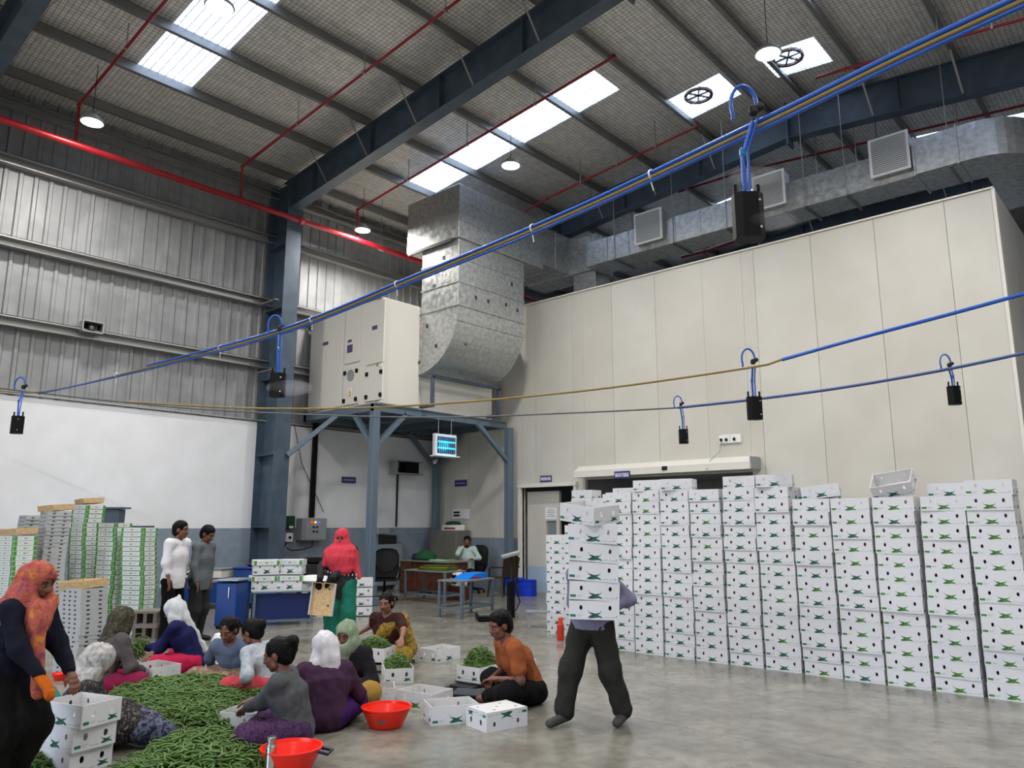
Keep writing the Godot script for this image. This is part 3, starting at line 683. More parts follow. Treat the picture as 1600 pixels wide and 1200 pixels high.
# ---------------------------------------------------------------- cartons
const BW := 0.40; const BD := 0.30; const BH := 0.145
func holed_panel(w: float, h: float, holes: Array, hw: float, hh: float, th: float, m_out: Material) -> ArrayMesh:   # in xy, outer face at +z, foot at y = 0
	var outm := MB.new(); var inm := MB.new()
	var cells := []       # [x0, x1, hole?]
	var x := -w / 2
	for c in holes:
		cells.append([x, c.x - hw * 1.6, null]); cells.append([c.x - hw * 1.6, c.x + hw * 1.6, c]); x = c.x + hw * 1.6
	cells.append([x, w / 2, null])
	var uv := func(p: Vector2) -> Vector2: return Vector2(p.x / w + 0.5, 1.0 - p.y / h)
	for s in cells:
		var polys := []
		if s[2] == null: polys.append([Vector2(s[0], 0), Vector2(s[1], 0), Vector2(s[1], h), Vector2(s[0], h)])
		else:
			var c: Vector2 = s[2]; var ya := c.y - hh * 1.5; var yb := c.y + hh * 1.5
			polys.append([Vector2(s[0], 0), Vector2(s[1], 0), Vector2(s[1], ya), Vector2(s[0], ya)])
			polys.append([Vector2(s[0], yb), Vector2(s[1], yb), Vector2(s[1], h), Vector2(s[0], h)])
			var ring := []; var rect := []
			for k in 8:
				var a := TAU * k / 8; var e := Vector2(cos(a), sin(a)); var q := e / maxf(absf(e.x), absf(e.y))
				ring.append(c + Vector2(signf(e.x) * pow(absf(e.x), 0.8) * hw, signf(e.y) * pow(absf(e.y), 0.8) * hh)); rect.append(c + Vector2(q.x * hw * 1.6, q.y * hh * 1.5))
			for k in 8:
				var j := (k + 1) % 8
				polys.append([ring[k], rect[k], rect[j], ring[j]])
				inm.quad(Vector3(ring[k].x, ring[k].y, 0), Vector3(ring[j].x, ring[j].y, 0), Vector3(ring[j].x, ring[j].y, -th), Vector3(ring[k].x, ring[k].y, -th))
		for p in polys:
			outm.quad_uv(p.map(func(q): return Vector3(q.x, q.y, 0)), p.map(uv))
			var b: Array = p.map(func(q): return Vector3(q.x, q.y, -th)); b.reverse()
			inm.quad(b[0], b[1], b[2], b[3])
	inm.quad(Vector3(-w / 2, h, 0), Vector3(w / 2, h, 0), Vector3(w / 2, h, -th), Vector3(-w / 2, h, -th))
	for s in [-1, 1]: inm.out([Vector3(s * w / 2, 0, 0), Vector3(s * w / 2, h, 0), Vector3(s * w / 2, h, -th), Vector3(s * w / 2, 0, -th)], Vector3(0, h / 2, -th / 2))
	return inm.mesh(M.card_in, outm.mesh(m_out))

func make_carton(printed: Array, called := "carton") -> Node3D:   # open tray: origin in the middle of its foot, long side to +z
	var o := Node3D.new(); o.name = called
	var th := 0.006
	var lp := holed_panel(BW, BH, [Vector2(-0.105, 0.092), Vector2(0.125, 0.092)], 0.0125, 0.0185, th, printed[0])
	var ep := holed_panel(BD - 2 * th, BH, [Vector2(-0.065, 0.085), Vector2(0.075, 0.085)], 0.0155, 0.023, th, printed[1])
	var bm := bottom_mesh(BW - 2 * th, BD - 2 * th, M.card_in)
	for k in 2:
		var p := put(lp, "long_panel", null, o); p.rotation.y = PI * k; p.position = Vector3(0, 0, BD / 2 if k == 0 else -BD / 2)
		p = put(ep, "end_panel", null, o); p.rotation.y = PI / 2 + PI * k; p.position = Vector3(BW / 2 if k == 0 else -BW / 2, 0, 0)
	var bp := put(bm, "bottom_panel", null, o); bp.rotation.x = PI / 2; bp.position = Vector3(0, 0.001, -(BD - 2 * th) / 2)
	return o
func bottom_mesh(w: float, d: float, m: Material) -> ArrayMesh:   # five vent holes
	return holed_panel(w, d, [Vector2(-0.135, d / 2 + 0.075), Vector2(-0.08, d / 2 - 0.08), Vector2(0, d / 2), Vector2(0.085, d / 2 + 0.08), Vector2(0.14, d / 2 - 0.07)], 0.015, 0.015, 0.006, m)
var proto := {}
func carton(kind: String, at: Vector3, turn: float, label: String, group := "", tilt := Vector3.ZERO) -> Node3D:
	if not proto.has(kind): proto[kind] = make_carton(M.teal_print if kind == "teal" else M.lime_print)
	var c: Node3D = proto[kind].duplicate()
	c.name = numbered("carton"); add_child(c)
	c.position = at; c.rotation = Vector3(tilt.x, turn, tilt.z)
	tag(c, label, "carton", group)
	return c
func turn_of(d: Vector3) -> float: return atan2(-d.z, d.x)     # turn that lays local +x along d
func carton_px(kind: String, a: Vector3, b: Vector3, end_side: bool, label: String, h := 0.0, group := "", size := 1.0) -> Node3D:
	# a, b: the lower left and right corner of the side that shows
	var d := (b - a); d.y = 0; d = d.normalized()
	var back := Vector3.UP.cross(d)         # away from the viewer
	if back.dot((a + b) / 2 - EYE) < 0: back = -back
	var c := a + d * ((BD if end_side else BW) / 2) + back * ((BW if end_side else BD) / 2)
	c.y = h
	return carton(kind, c, turn_of(d) + (PI / 2 if end_side else 0.0), label, group)

func lidded(at: Vector3, turn: float, label: String) -> Node3D:
	var c := carton("teal", at, turn, label, "lidded cartons on the low table")
	add_lid(c, BH - 0.035); c.scale.y = 1.45
	return c
func add_lid(c: Node3D, y: float):
	var mb := MB.new(); mb.box(Vector3(0, 0.029, 0), Vector3(BW + 0.024, 0.006, BD + 0.024))
	for k in 2:
		mb.box(Vector3(0, 0, (BD / 2 + 0.009) * (1 - 2 * k)), Vector3(BW + 0.024, 0.06, 0.006)); mb.box(Vector3((BW / 2 + 0.009) * (1 - 2 * k), 0, 0), Vector3(0.006, 0.06, BD + 0.024))
	var l := part(mb, "lid", M.card, c); l.position.y = y + 0.02
	for k in 2:
		mb = MB.new(); mb.quad(Vector3(-BW / 2, -0.028, 0), Vector3(BW / 2, -0.028, 0), Vector3(BW / 2, 0.028, 0), Vector3(-BW / 2, 0.028, 0))
		var s := part(mb, "lid_print", M.lid_print[0], l); s.rotation.y = PI * k; s.position.z = (BD / 2 + 0.0125) * (1 - 2 * k)

func build_carton_wall():
	var main := "white carton with %s pod emblem, %s from floor, %s wall stack from orange bottle"
	# px of the top of each stack, foot z, chance of lime print at the foot
	var z0 := -8.6
	var st := [[-1.52, 1570, 752, 1.0], [-1.95, 1485, 776, 1.0], [-2.39, 1412, 784, 1.0], [-2.82, 1345, 777, 0.6], [-3.25, 1284, 783, 0.25], [-3.68, 1222, 747, 0.2], [-4.11, 1160, 749, 0.1], [-4.54, 1107, 757, 0.35], [-4.97, 1056, 750, 0.15], [-5.4, 1010, 747, 0.1], [-5.83, 955, 772, 0.05]]
	for i in st.size():
		var s: Array = st[i]
		var n := int(round(on_z(s[1], s[2], z0).y / BH))
		var lean := rng.randf_range(-0.002, 0.002); var drift := 0.0
		for k in n:
			drift += rng.randf_range(-0.006, 0.006)
			if k == 9 and i in [3, 5]: drift -= 0.015
			drift = clampf(drift, -0.012, 0.012)
			var lime: bool = rng.randf() < float(s[3]) * (0.75 if k > n - 3 else 1.0)
			var at := Vector3(s[0] + drift + lean * k * 0.4, k * BH, z0 - BD / 2 + rng.randf_range(-0.012, 0.012))
			var turn := rng.randf_range(-0.02, 0.02)
			var label := main % ["lime" if lime else "teal", nth(k + 1), nth(11 - i)]
			if k == n - 1:
				turn += [0.0, 0.03, 0.0, 0.02, 0.05, 0.28, 0.02, 0.0, 0.3, 0.12, 0.0][i]
				if i == 5: label = "white carton twisted askew on top of its stack under the air curtain end"
				if i == 8: label = "white carton twisted askew on top of its stack below the socket board"
			if k == n - 1 and i in [1, 2, 4, 9]: turn += 0.03
			carton("lime" if lime else "teal", at, turn, label, "cartons in the long stacked wall")
		var top := Vector3(s[0] + drift, n * BH, z0 - BD / 2)
		if i == 2: carton("teal", top + Vector3(-0.01, 0.02, -0.02), 0.12, "open white carton tipped over on its side on top of a stack", "", Vector3(0.55, 0, 0.16)).position.y += 0.06
		if i == 4: carton("teal", top + Vector3(0.05, 0.01, -0.06), 0.35, "white carton lying tilted and half hidden on a stack top", "", Vector3(0, 0, 0.12))
	# second row, of which only the upper cartons show
	var rowk := 0
	for e in [[-1.95, 14, 0.1], [-2.85, 13, 0.05], [-3.35, 14, 0.1], [-5.5, 15, -0.1], [-6.15, 14, 0.0]]:
		rowk += 1
		for k in e[1]:
			carton("teal", Vector3(e[0] + rng.randf_range(-0.01, 0.01), k * BH, z0 - BD * 1.5 - 0.1), e[2] * 0.2 + rng.randf_range(-0.02, 0.02), "white carton %s from floor in the second row behind wall carton stacks, %s stack" % [nth(k + 1), nth(rowk)], "cartons in the second row")
	# stacks by the doors
	for e in [[-7.32, -9.15, 10], [-6.88, -9.05, 11]]:
		for k in e[2]: carton("teal", Vector3(e[0] + rng.randf_range(-0.012, 0.012), k * BH, e[1] - BD / 2), rng.randf_range(-0.03, 0.03), "white carton %s from floor in the low stack %s the orange bottle" % [nth(k + 1), "behind" if e[0] < -7 else "beside"], "cartons in the low stacks")
	for e in [[-7.75, -10.35, 15, 0.05], [-7.28, -10.3, 14, 0.0], [-6.8, -10.2, 15, 0.0]]:
		for k in e[2]: carton("teal", Vector3(e[0] + rng.randf_range(-0.012, 0.012), k * BH, e[1] - BD / 2), e[3] + rng.randf_range(-0.03, 0.03), "white carton %s from floor, tall stack by the storage door, %s from the washing door" % [nth(k + 1), nth(1 + int((e[0] + 7.8) / 0.45))], "cartons in the tall stacks by the storage door")

func bean_mesh(k: int) -> ArrayMesh:
	var pts := []; var L := 0.11 + 0.012 * k; var bend := 0.012 + 0.01 * k
	for i in 6:
		var s := i / 5.0 - 0.5
		pts.append(Vector3(s * L, bend * (0.25 - s * s) * 3.0, 0.006 * sin(s * 5.0 + k)))
	var mb := MB.new()
	mb.tube([pts[0], pts[0].lerp(pts[1], 0.4), pts[1], pts[2], pts[3], pts[4], pts[4].lerp(pts[5], 0.6), pts[5]], 0.0058, 5)
	# pointed ends
	for i in mb.v.size():
		var x := absf(mb.v[i].x) / (L / 2)
		if x > 0.93: mb.v[i] = mb.v[i].lerp(pts[0] if mb.v[i].x < 0 else pts[5], 0.75)
	return mb.mesh()
var bean_meshes := []
func bean_pile(called: String, label: String, places: Array, mound: MB):   # places: Transform3D
	var per := [[], [], []]
	for p in places: per[rng.randi() % 3].append(p)
	var root := Node3D.new(); root.name = numbered(called); add_child(root); tag(root, label, "beans", "", "stuff")
	if mound: tag(part(mound, "lower_beans", M.mound, root), "", "", "", "stuff")
	for k in 3:
		var mm := MultiMesh.new(); mm.transform_format = MultiMesh.TRANSFORM_3D; mm.use_colors = true; mm.mesh = bean_meshes[k]; mm.instance_count = per[k].size()
		for i in per[k].size():
			mm.set_instance_transform(i, per[k][i])
			mm.set_instance_color(i, BEAN_COLS[rng.randi() % BEAN_COLS.size()] * rng.randf_range(0.9, 1.0))
		var mi := MultiMeshInstance3D.new(); mi.multimesh = mm; mi.material_override = M.bean; mi.name = "loose_beans"; root.add_child(mi, true); tag(mi, "", "", "", "stuff")
const BEAN_COLS := [Color(0.72, 0.74, 0.7), Color(0.86, 0.86, 0.86), Color(1, 1, 1), Color(0.8, 0.8, 0.74), Color(1, 0.98, 1)]
var lobes := []
func heap_h(x: float, z: float) -> float:
	var s := -1.0
	for l in lobes:
		var d: Vector2 = (Vector2(x, z) - l[0]).rotated(-l[3]) / l[1]
		s = maxf(s, l[2] * (1.0 - pow(d.length(), 2.2)))
	return s
func build_heap():
	for k in 3: bean_meshes.append(bean_mesh(k))
	var c := func(u, v): var p := fl(u, v); return Vector2(p.x, p.z)
	lobes = [[c.call(300, 1098), Vector2(1.05, 0.62), 0.16, 0.55], [c.call(392, 1090), Vector2(0.48, 0.36), 0.12, 0.4], [c.call(235, 1092), Vector2(0.55, 0.42), 0.13, 0.6], [c.call(305, 1135), Vector2(0.45, 0.36), 0.14, 0.3], [c.call(312, 1195), Vector2(0.52, 0.42), 0.17, 0.2], [c.call(270, 1210), Vector2(0.45, 0.3), 0.1, 0.2], [c.call(50, 1190), Vector2(0.45, 0.3), 0.1, 0.2]]
	var lo := Vector2(1e9, 1e9); var hi := -lo
	for l in lobes: lo = lo.min(l[0] - Vector2.ONE * l[1].x); hi = hi.max(l[0] + Vector2.ONE * l[1].x)
	var mb := MB.new(); var s := 0.05
	var x := lo.x
	while x < hi.x:
		var z := lo.y
		while z < hi.y:
			var h := [maxf(0, heap_h(x, z)), maxf(0, heap_h(x + s, z)), maxf(0, heap_h(x + s, z + s)), maxf(0, heap_h(x, z + s))]
			if h.max() > 0.036:
				var p := [Vector3(x, h[0] - 0.035, z), Vector3(x + s, h[1] - 0.035, z), Vector3(x + s, h[2] - 0.035, z + s), Vector3(x, h[3] - 0.035, z + s)]
				mb.out(p, Vector3(x, -1, z))
			z += s
		x += s
	var places := []
	var bump := FastNoiseLite.new(); bump.frequency = 0.3; bump.seed = 4
	while places.size() < 14000:
		var q := Vector2(rng.randf_range(lo.x, hi.x), rng.randf_range(lo.y, hi.y))
		var h := heap_h(q.x, q.y)
		h += 0.025 * bump.get_noise_2d(q.x * 9.0, q.y * 9.0)
		if h < -0.07 or (h < 0.004 and rng.randf() > 0.1 + 0.9 * (h + 0.07)): continue
		var b := Basis(Vector3.UP, rng.randf() * TAU) * Basis(Vector3.BACK, rng.randf_range(-0.35, 0.35)) * Basis(Vector3.RIGHT, rng.randf() * TAU)
		places.append(Transform3D(b.scaled(Vector3.ONE * rng.randf_range(0.85, 1.2)), Vector3(q.x, maxf(h, 0.0) + rng.randf_range(-0.025, 0.02) + 0.006, q.y)))
	# the beans that show largest are things of their own
	places.sort_custom(func(a, b): return a.origin.distance_squared_to(EYE) - a.origin.y * 8.0 < b.origin.distance_squared_to(EYE) - b.origin.y * 8.0)
	var near := places.filter(func(t): return t.origin.y > 0.05).slice(0, 290)
	var is_near := {}
	for t in near: is_near[t] = true
	for i in near.size():
		var o := put(bean_meshes[i % 3], "green_bean", M.beans[rng.randi() % 4], self)
		o.transform = near[i]; o.position.y += 0.006
		tag(o, "single green bean on the surface of the sorting heap", "bean", "beans on top of the heap")
	bean_pile("bean_heap", "big heap of fresh green beans spread on the concrete floor", places.filter(func(t): return not is_near.has(t)), mb)
func beans_in(c: Node3D, called_label: String, n := 420, high := 0.11):
	var places := []; var mb := MB.new()
	var f := func(x: float, z: float) -> float: return BH * 0.8 + high * (1.0 - pow(absf(x) / (BW / 2), 2.0)) * (1.0 - pow(absf(z) / (BD / 2), 2.0))
	for i in n:
		var x := rng.randf_range(-0.17, 0.17); var z := rng.randf_range(-0.12, 0.12)
		var b := Basis(Vector3.UP, rng.randf() * TAU) * Basis(Vector3.BACK, rng.randf_range(-0.4, 0.4)) * Basis(Vector3.RIGHT, rng.randf() * TAU)
		places.append(c.transform * Transform3D(b.scaled(Vector3.ONE * 0.85), Vector3(x * 0.85, f.call(x, z) + rng.randf_range(0, 0.018), z * 0.8)))
	for i in 8: for j in 6:
		var p := []
		for e in [[0, 0], [1, 0], [1, 1], [0, 1]]:
			var x: float = -0.18 + 0.045 * (i + e[0]); var z: float = -0.132 + 0.044 * (j + e[1]); p.append(c.transform * Vector3(x, f.call(x, z) - 0.01, z))
		mb.out(p, c.position - Vector3.UP)
	bean_pile("boxed_beans", called_label, places, mb)

func build_floor_cartons():
	carton_px("teal", fl(655, 1032), fl(681, 1036), true, "empty open white carton standing alone beside the woman in the yellow sari")
	beans_in(carton_px("teal", fl(600.5, 1069), fl(641, 1067), true, "white carton heaped with beans before the woman in the yellow sari"), "green beans heaped in the carton before the yellow sari")
	carton_px("teal", fl(546, 1104), fl(592, 1102), false, "open white carton on the floor behind the nearer full-view orange tub")
	carton_px("lime", fl(620, 1104), fl(669, 1112), false, "open white carton with lime emblem between the orange tub and the scale")
	carton_px("teal", fl(674, 1135), fl(742, 1129), false, "open white carton with teal emblem beside the upturned carton")
	var c := carton_px("teal", fl(728, 1133), fl(764, 1147), true, "white carton turned upside down beside the man in the orange shirt")
	c.position.y = BH; c.rotation.z = PI; c.rotation.y += PI
	c = carton_px("teal", fl(713, 1070), fl(757, 1077), true, "white carton piled high with beans on the floor scale", 0.045)
	beans_in(c, "green beans piled high in the carton on the floor scale", 520, 0.17)
	carton_px("teal", fl(776, 1058), fl(800, 1060), true, "empty white carton hidden behind the man in the orange shirt")
	var sc := thing("floor_scale", "low dark platform scale under the bean carton by the seated man", "scale", c.position - Vector3(0, 0.045, 0), c.rotation.y)
	var mb := MB.new(); mb.box(Vector3(0.0, 0.035, 0), Vector3(0.42, 0.02, 0.34), Basis(), 0.006); part(mb, "platform", mat(Color(0.2, 0.22, 0.24), 0.35, 0.5), sc)
	mb = MB.new(); mb.box(Vector3(-0.08, 0.013, 0), Vector3(0.5, 0.024, 0.28), Basis(), 0.006); part(mb, "base", M.black_soft, sc)
	sc = thing("floor_scale", "dark platform scale before the crossed legs of the man in orange", "scale", fl(735, 1089), turn_of(fl(757, 1095) - fl(700, 1092)))
	mb = MB.new(); mb.box(Vector3(0, 0.04, 0), Vector3(0.34, 0.02, 0.26), Basis(), 0.006); part(mb, "platform", mat(Color(0.2, 0.22, 0.24), 0.35, 0.5), sc)
	mb = MB.new(); mb.box(Vector3(0, 0.016, 0), Vector3(0.28, 0.03, 0.2), Basis(), 0.006); part(mb, "base", M.black_soft, sc)
	# scale and carton before the green scarf
	var p := fl(583, 1048)
	sc = thing("floor_scale", "silver kitchen scale carrying a bean carton beside the black jacket", "scale", p, 0.9)
	mb = MB.new(); mb.box(Vector3(0, 0.05, 0), Vector3(0.3, 0.1, 0.24), Basis(), 0.02); part(mb, "body", M.chrome, sc)
	mb = MB.new(); mb.box(Vector3(0, 0.11, 0), Vector3(0.36, 0.015, 0.3), Basis(), 0.004); part(mb, "tray", M.black, sc)
	c = carton_px("teal", fl(562, 1042), fl(600, 1044), false, "white carton of beans lifted on the silver scale", 0.118)
	c.position = p + Vector3(0, 0.118, 0); c.rotation.y = turn_of(fl(600, 1044) - fl(562, 1042))
	beans_in(c, "green beans in the carton on the silver scale", 420, 0.1)
	# on and by the heap
	c = carton_px("teal", fl(201, 1062, 0.1), fl(245, 1071, 0.1), false, "open white carton resting on the edge of the bean heap", 0.1)
	c.position.y = 0.1; c.rotation.x = 0.02
	carton_px("teal", fl(196, 1050), fl(225, 1044), true, "white carton half hidden behind the carton on the bean heap", 0.02)
	carton_px("teal", fl(341, 1143), fl(369, 1145), true, "white carton standing at the knees of the woman in the grey shirt")
	for k in 3:
		c = carton_px("teal", fl(50, 1200) + Vector3(0.03, 0, 0) * k, fl(110, 1216), false, ["lowest white carton of the three beside the navy jacket", "middle white carton of the three beside the navy jacket", "open top carton of the three beside the navy jacket"][k], k * (BH + 0.001))
		c.rotation.y += [0.0, -0.03, 0.06][k]

func lid_stack(a: Vector3, b: Vector3, n: int, pitch: float, label: String, group: String, plain := false, swing := 0.03, y0 := 0.0):
	var d := (b - a); d.y = 0; d = d.normalized()
	var back := Vector3.UP.cross(d)
	if back.dot((a + b) / 2 - EYE) < 0: back = -back
	var key := "lid_plain" if plain else "lid"
	if not proto.has(key):
		var o := Node3D.new(); o.name = "shallow_tray"
		var h := 0.066; var mb := MB.new()
		for k in 2:
			mb = MB.new(); mb.box(Vector3(0, h / 2, (BD / 2) * (1 - 2 * k)), Vector3(BW, h, 0.005)); part(mb, "side_strip", M.grey_tray if plain else M.card, o)
			mb = MB.new(); mb.box(Vector3((BW / 2) * (1 - 2 * k), h / 2, 0), Vector3(0.005, h, BD)); part(mb, "end_strip", M.grey_tray if plain else M.card, o)
			if plain:
				for x in [-0.1, 0.0, 0.1]: mb = MB.new(); mb.box(Vector3(x, 0.03, (BD / 2 + 0.003) * (1 - 2 * k)), Vector3(0.035, 0.016, 0.003)); part(mb, "slot", M.galv_dark, o)
				for z in [-0.07, 0.07]: mb = MB.new(); mb.box(Vector3((BW / 2 + 0.003) * (1 - 2 * k), 0.03, z), Vector3(0.003, 0.016, 0.035)); part(mb, "slot", M.galv_dark, o)
			else:
				mb = MB.new(); mb.quad(Vector3(-BW / 2, 0, 0), Vector3(BW / 2, 0, 0), Vector3(BW / 2, h, 0), Vector3(-BW / 2, h, 0)); var s := part(mb, "printed_side", M.lid_print[0], o); s.rotation.y = PI * k; s.position.z = (BD / 2 + 0.003) * (1 - 2 * k)
				mb = MB.new(); mb.quad(Vector3(-BD / 2, 0, 0), Vector3(BD / 2, 0, 0), Vector3(BD / 2, h, 0), Vector3(-BD / 2, h, 0)); s = part(mb, "printed_end", M.lid_print[1], o); s.rotation.y = PI / 2 + PI * k; s.position.x = (BW / 2 + 0.003) * (1 - 2 * k)
		mb = MB.new(); mb.box(Vector3(0, h - 0.02, 0), Vector3(BW - 0.01, 0.005, BD - 0.01)); part(mb, "sheet", M.kraft, o)
		proto[key] = o
	var c0 := a + d * BW / 2 + back * BD / 2
	var dx := 0.0
	stack_tops[group] = c0 + Vector3(0, y0 + n * pitch + 0.012, 0) + d * swing * sin((n - 1) * 0.21)
	stack_turns[group] = turn_of(d)
	for k in n:
		dx = clampf(dx + rng.randf_range(-0.008, 0.008), -0.03, 0.03)
		var c: Node3D = proto[key].duplicate()
		c.name = numbered("shallow_tray"); add_child(c)
		c.position = c0 + d * (dx + swing * sin(k * 0.21)) + Vector3(0, y0 + k * pitch, 0)
		c.rotation = Vector3(0, turn_of(d) + rng.randf_range(-0.04, 0.04), 0)
		tag(c, label % nth(k + 1), "tray", group)

var stack_tops := {}
var stack_turns := {}
func build_lid_stacks():
	lid_stack(fl(179, 991), fl(222, 993), 22, 0.071, "white lid tray with green corners, %s from floor in the stack beside the white shirt", "lids in the stack beside the white shirt")
	lid_stack(fl(137, 988), fl(177, 991), 23, 0.071, "white lid tray with green corners, %s from floor in the middle stack", "lids in the middle stack")
	lid_stack(fl(96, 982), fl(136, 987), 27, 0.071, "white lid tray with green corners, %s from floor in the tallest stack", "lids in the tallest stack", false, 0.05)
	lid_stack(fl(40, 1000), fl(72, 1012), 33, 0.054, "grey-white nested tray, %s from floor in the big pile behind the orange scarf", "trays in the big pile", true, 0.05)
	lid_stack(fl(8, 992), fl(38, 1002), 32, 0.054, "grey-white nested tray, %s from floor in the pile leaning beside the big pile", "trays in the leaning pile", true, 0.06)
	lid_stack(fl(80, 1053), fl(104, 1057), 19, 0.047, "grey-white nested tray, %s from floor in the short pile beside the camouflage scarf", "trays in the short pile", true, 0.03)
	lid_stack(fl(-22, 1010), fl(16, 1016), 22, 0.066, "white lid tray with green corners, %s from floor behind the navy jacket", "lids behind the navy jacket")
	for e in [["trays in the big pile", 0.25, "open brown-lined tray thrown on top of the tray pile"], ["lids in the tallest stack", -0.2, "open brown-lined tray on the tallest stack of lids"], ["lids behind the navy jacket", 0.1, "brown-lined tray on the stack behind the navy jacket"], ["trays in the short pile", 0.1, "brown-lined tray on the short pile beside the camouflage scarf"]]:
		var o := thing("open_tray", e[2], "tray", stack_tops[e[0]] + Vector3(0, 0.01, 0), stack_turns[e[0]] + e[1])
		var mb := MB.new(); mb.box(Vector3(0, 0, 0), Vector3(BW, 0.006, BD)); part(mb, "sheet", M.kraft, o)
		for s in [-1, 1]:
			mb = MB.new(); mb.box(Vector3(0, 0.04, s * BD / 2), Vector3(BW, 0.08, 0.005), Basis(Vector3.RIGHT, 0.25 * s)); part(mb, "side_strip", M.kraft, o)
			mb = MB.new(); mb.box(Vector3(s * BW / 2, 0.04, 0), Vector3(0.005, 0.08, BD)); part(mb, "end_strip", M.kraft, o)
		o.rotation.x = 0.06; o.rotation.z = 0.04
	# behind: trolley boards and a pallet
	for e in [[fl(152, 963), 1.9, "dark blue sheet-metal trolley standing behind the tallest lids"], [fl(190, 970), 1.57, "wide dark blue sheet-metal trolley behind the middle lids"]]:
		var o := thing("metal_trolley", e[2], "trolley", e[0], 0.75)
		var mb := MB.new(); mb.box(Vector3(0, e[1] - 0.2, 0), Vector3(0.55, 0.36, 0.24), Basis(), 0.01); part(mb, "hopper", M.steel, o)
		mb = MB.new(); mb.box(Vector3(0, e[1], 0), Vector3(0.68, 0.03, 0.36)); part(mb, "rim", M.steel, o)
		for sx in [-0.26, 0.26]: for sz in [-0.13, 0.13]: mb = MB.new(); mb.box(Vector3(sx, (e[1] - 0.38) / 2, sz), Vector3(0.05, e[1] - 0.38, 0.05)); part(mb, "leg", M.steel, o)
	var pa := thing("plastic_pallet", "weathered grey-brown pallet blocks stacked beside the lids", "pallet", fl(236, 998), turn_of(fl(246, 1003) - fl(222, 1003)))
	for k in 2:
		for x in [-0.16, -0.02, 0.12]: 
			var mb := MB.new(); mb.box(Vector3(x, 0.1 + k * 0.2, 0), Vector3(0.05, 0.14, 0.4)); part(mb, "block", mat(Color(0.42, 0.39, 0.35), 0.9), pa)
		for y in [0.015, 0.185]: var mb := MB.new(); mb.box(Vector3(-0.02, y + k * 0.2, 0), Vector3(0.36, 0.03, 0.42)); part(mb, "deck", mat(Color(0.46, 0.43, 0.39), 0.9), pa)

# ---------------------------------------------------------------- foggers on ropes
func sag(a: Vector3, b: Vector3, s: float, n := 14) -> Array:
	var r := []
	for i in n + 1: var k := float(i) / n; r.append(a.lerp(b, k) - Vector3(0, s * 4 * k * (1 - k), 0))
	return r
func fogger(u: float, v: float, depth: float, scale: float, label: String, top: Vector3):
	var at := far(u, v, depth)
	var o := thing("fogger", label, "humidifier", at, deg_to_rad(41.96), "mist foggers hung on ropes"); o.scale = Vector3.ONE * scale
	var w := 0.08; var h := 0.13
	var poly := PackedVector2Array([Vector2(-w, -0.03), Vector2(-w * 0.55, -0.06), Vector2(w * 0.55, -0.06), Vector2(w, -0.03), Vector2(w, 0.03), Vector2(w * 0.55, 0.06), Vector2(-w * 0.55, 0.06), Vector2(-w, 0.03)])
	var mb := MB.new(); mb.prism(poly, Transform3D(Basis(Vector3.RIGHT, -PI / 2), Vector3(0, -h, 0)), h * 2); part(mb, "body", M.black, o)
	for s in [-1, 1]:
		mb = MB.new(); mb.box(Vector3(s * w * 0.8, h + 0.03, 0), Vector3(0.018, 0.07, 0.02), Basis(), 0.004); part(mb, "lug", M.black, o)
	mb = MB.new(); mb.box(Vector3(w * 0.6, h * 0.6, 0.062), Vector3(0.012, 0.012, 0.01)); part(mb, "screw", M.chrome, o)
	mb = MB.new(); mb.box(Vector3(w * 0.6, -h * 0.6, 0.062), Vector3(0.012, 0.012, 0.01)); part(mb, "screw", M.chrome, o)
	var tp := o.to_local(top) if false else (o.transform.affine_inverse() * top)
	mb = MB.new(); mb.tube([Vector3(-0.01, h, 0), Vector3(-0.015, h + (tp.y - h) * 0.5, 0.01), Vector3(tp.x - 0.01, tp.y - 0.02, tp.z)], 0.012, 7); part(mb, "feed_hose", M.hose, o)
	mb = MB.new(); mb.tube([Vector3(0.015, h, 0.01), Vector3(0.02, h + (tp.y - h) * 0.6, 0.0), Vector3(tp.x + 0.02, tp.y, tp.z)], 0.008, 7); part(mb, "air_hose", M.hose, o)
	mb = MB.new(); mb.box(Vector3(-0.014, h + (tp.y - h) * 0.55, 0.01), Vector3(0.03, 0.05, 0.03), Basis(), 0.008); part(mb, "coupling", mat(Color(0.05, 0.4, 0.65), 0.3), o)
	mb = MB.new(); mb.box(tp + Vector3(0.0, 0.05, 0), Vector3(0.05, 0.06, 0.05), Basis(), 0.012); mb.box(tp + Vector3(0.035, 0.07, 0), Vector3(0.05, 0.045, 0.045), Basis(Vector3.BACK, 0.5), 0.012); part(mb, "valve", M.black_soft, o)
	mb = MB.new()
	var loop := []
	for k in 13: var an := PI * 1.15 * k / 12.0; loop.append(tp + Vector3(-0.055 + 0.075 * cos(an) , 0.08 + 0.12 * sin(an), 0.01 * k / 12.0))
	loop.append(tp + Vector3(-0.12, -0.01, 0.0))
	mb.tube(loop, 0.011, 7); part(mb, "hose_loop", M.hose, o)
func line_thing(called: String, label: String, cat: String, pts: Array, r: float, m: Material) -> Node3D:
	var o := thing(called, label, cat)
	var mb := MB.new(); mb.tube(pts, r, 8); part(mb, "strand", m, o)
	return o
func smooth_line(p: Array, n := 8) -> Array:
	var c := Curve3D.new()
	for i in p.size():
		var d: Vector3 = (p[mini(i + 1, p.size() - 1)] - p[maxi(i - 1, 0)]) / 6.0
		c.add_point(p[i], -d, d)
	var r := []
	for k in p.size() * n + 1: r.append(c.sample_baked(c.get_baked_length() * k / (p.size() * n)))
	return r
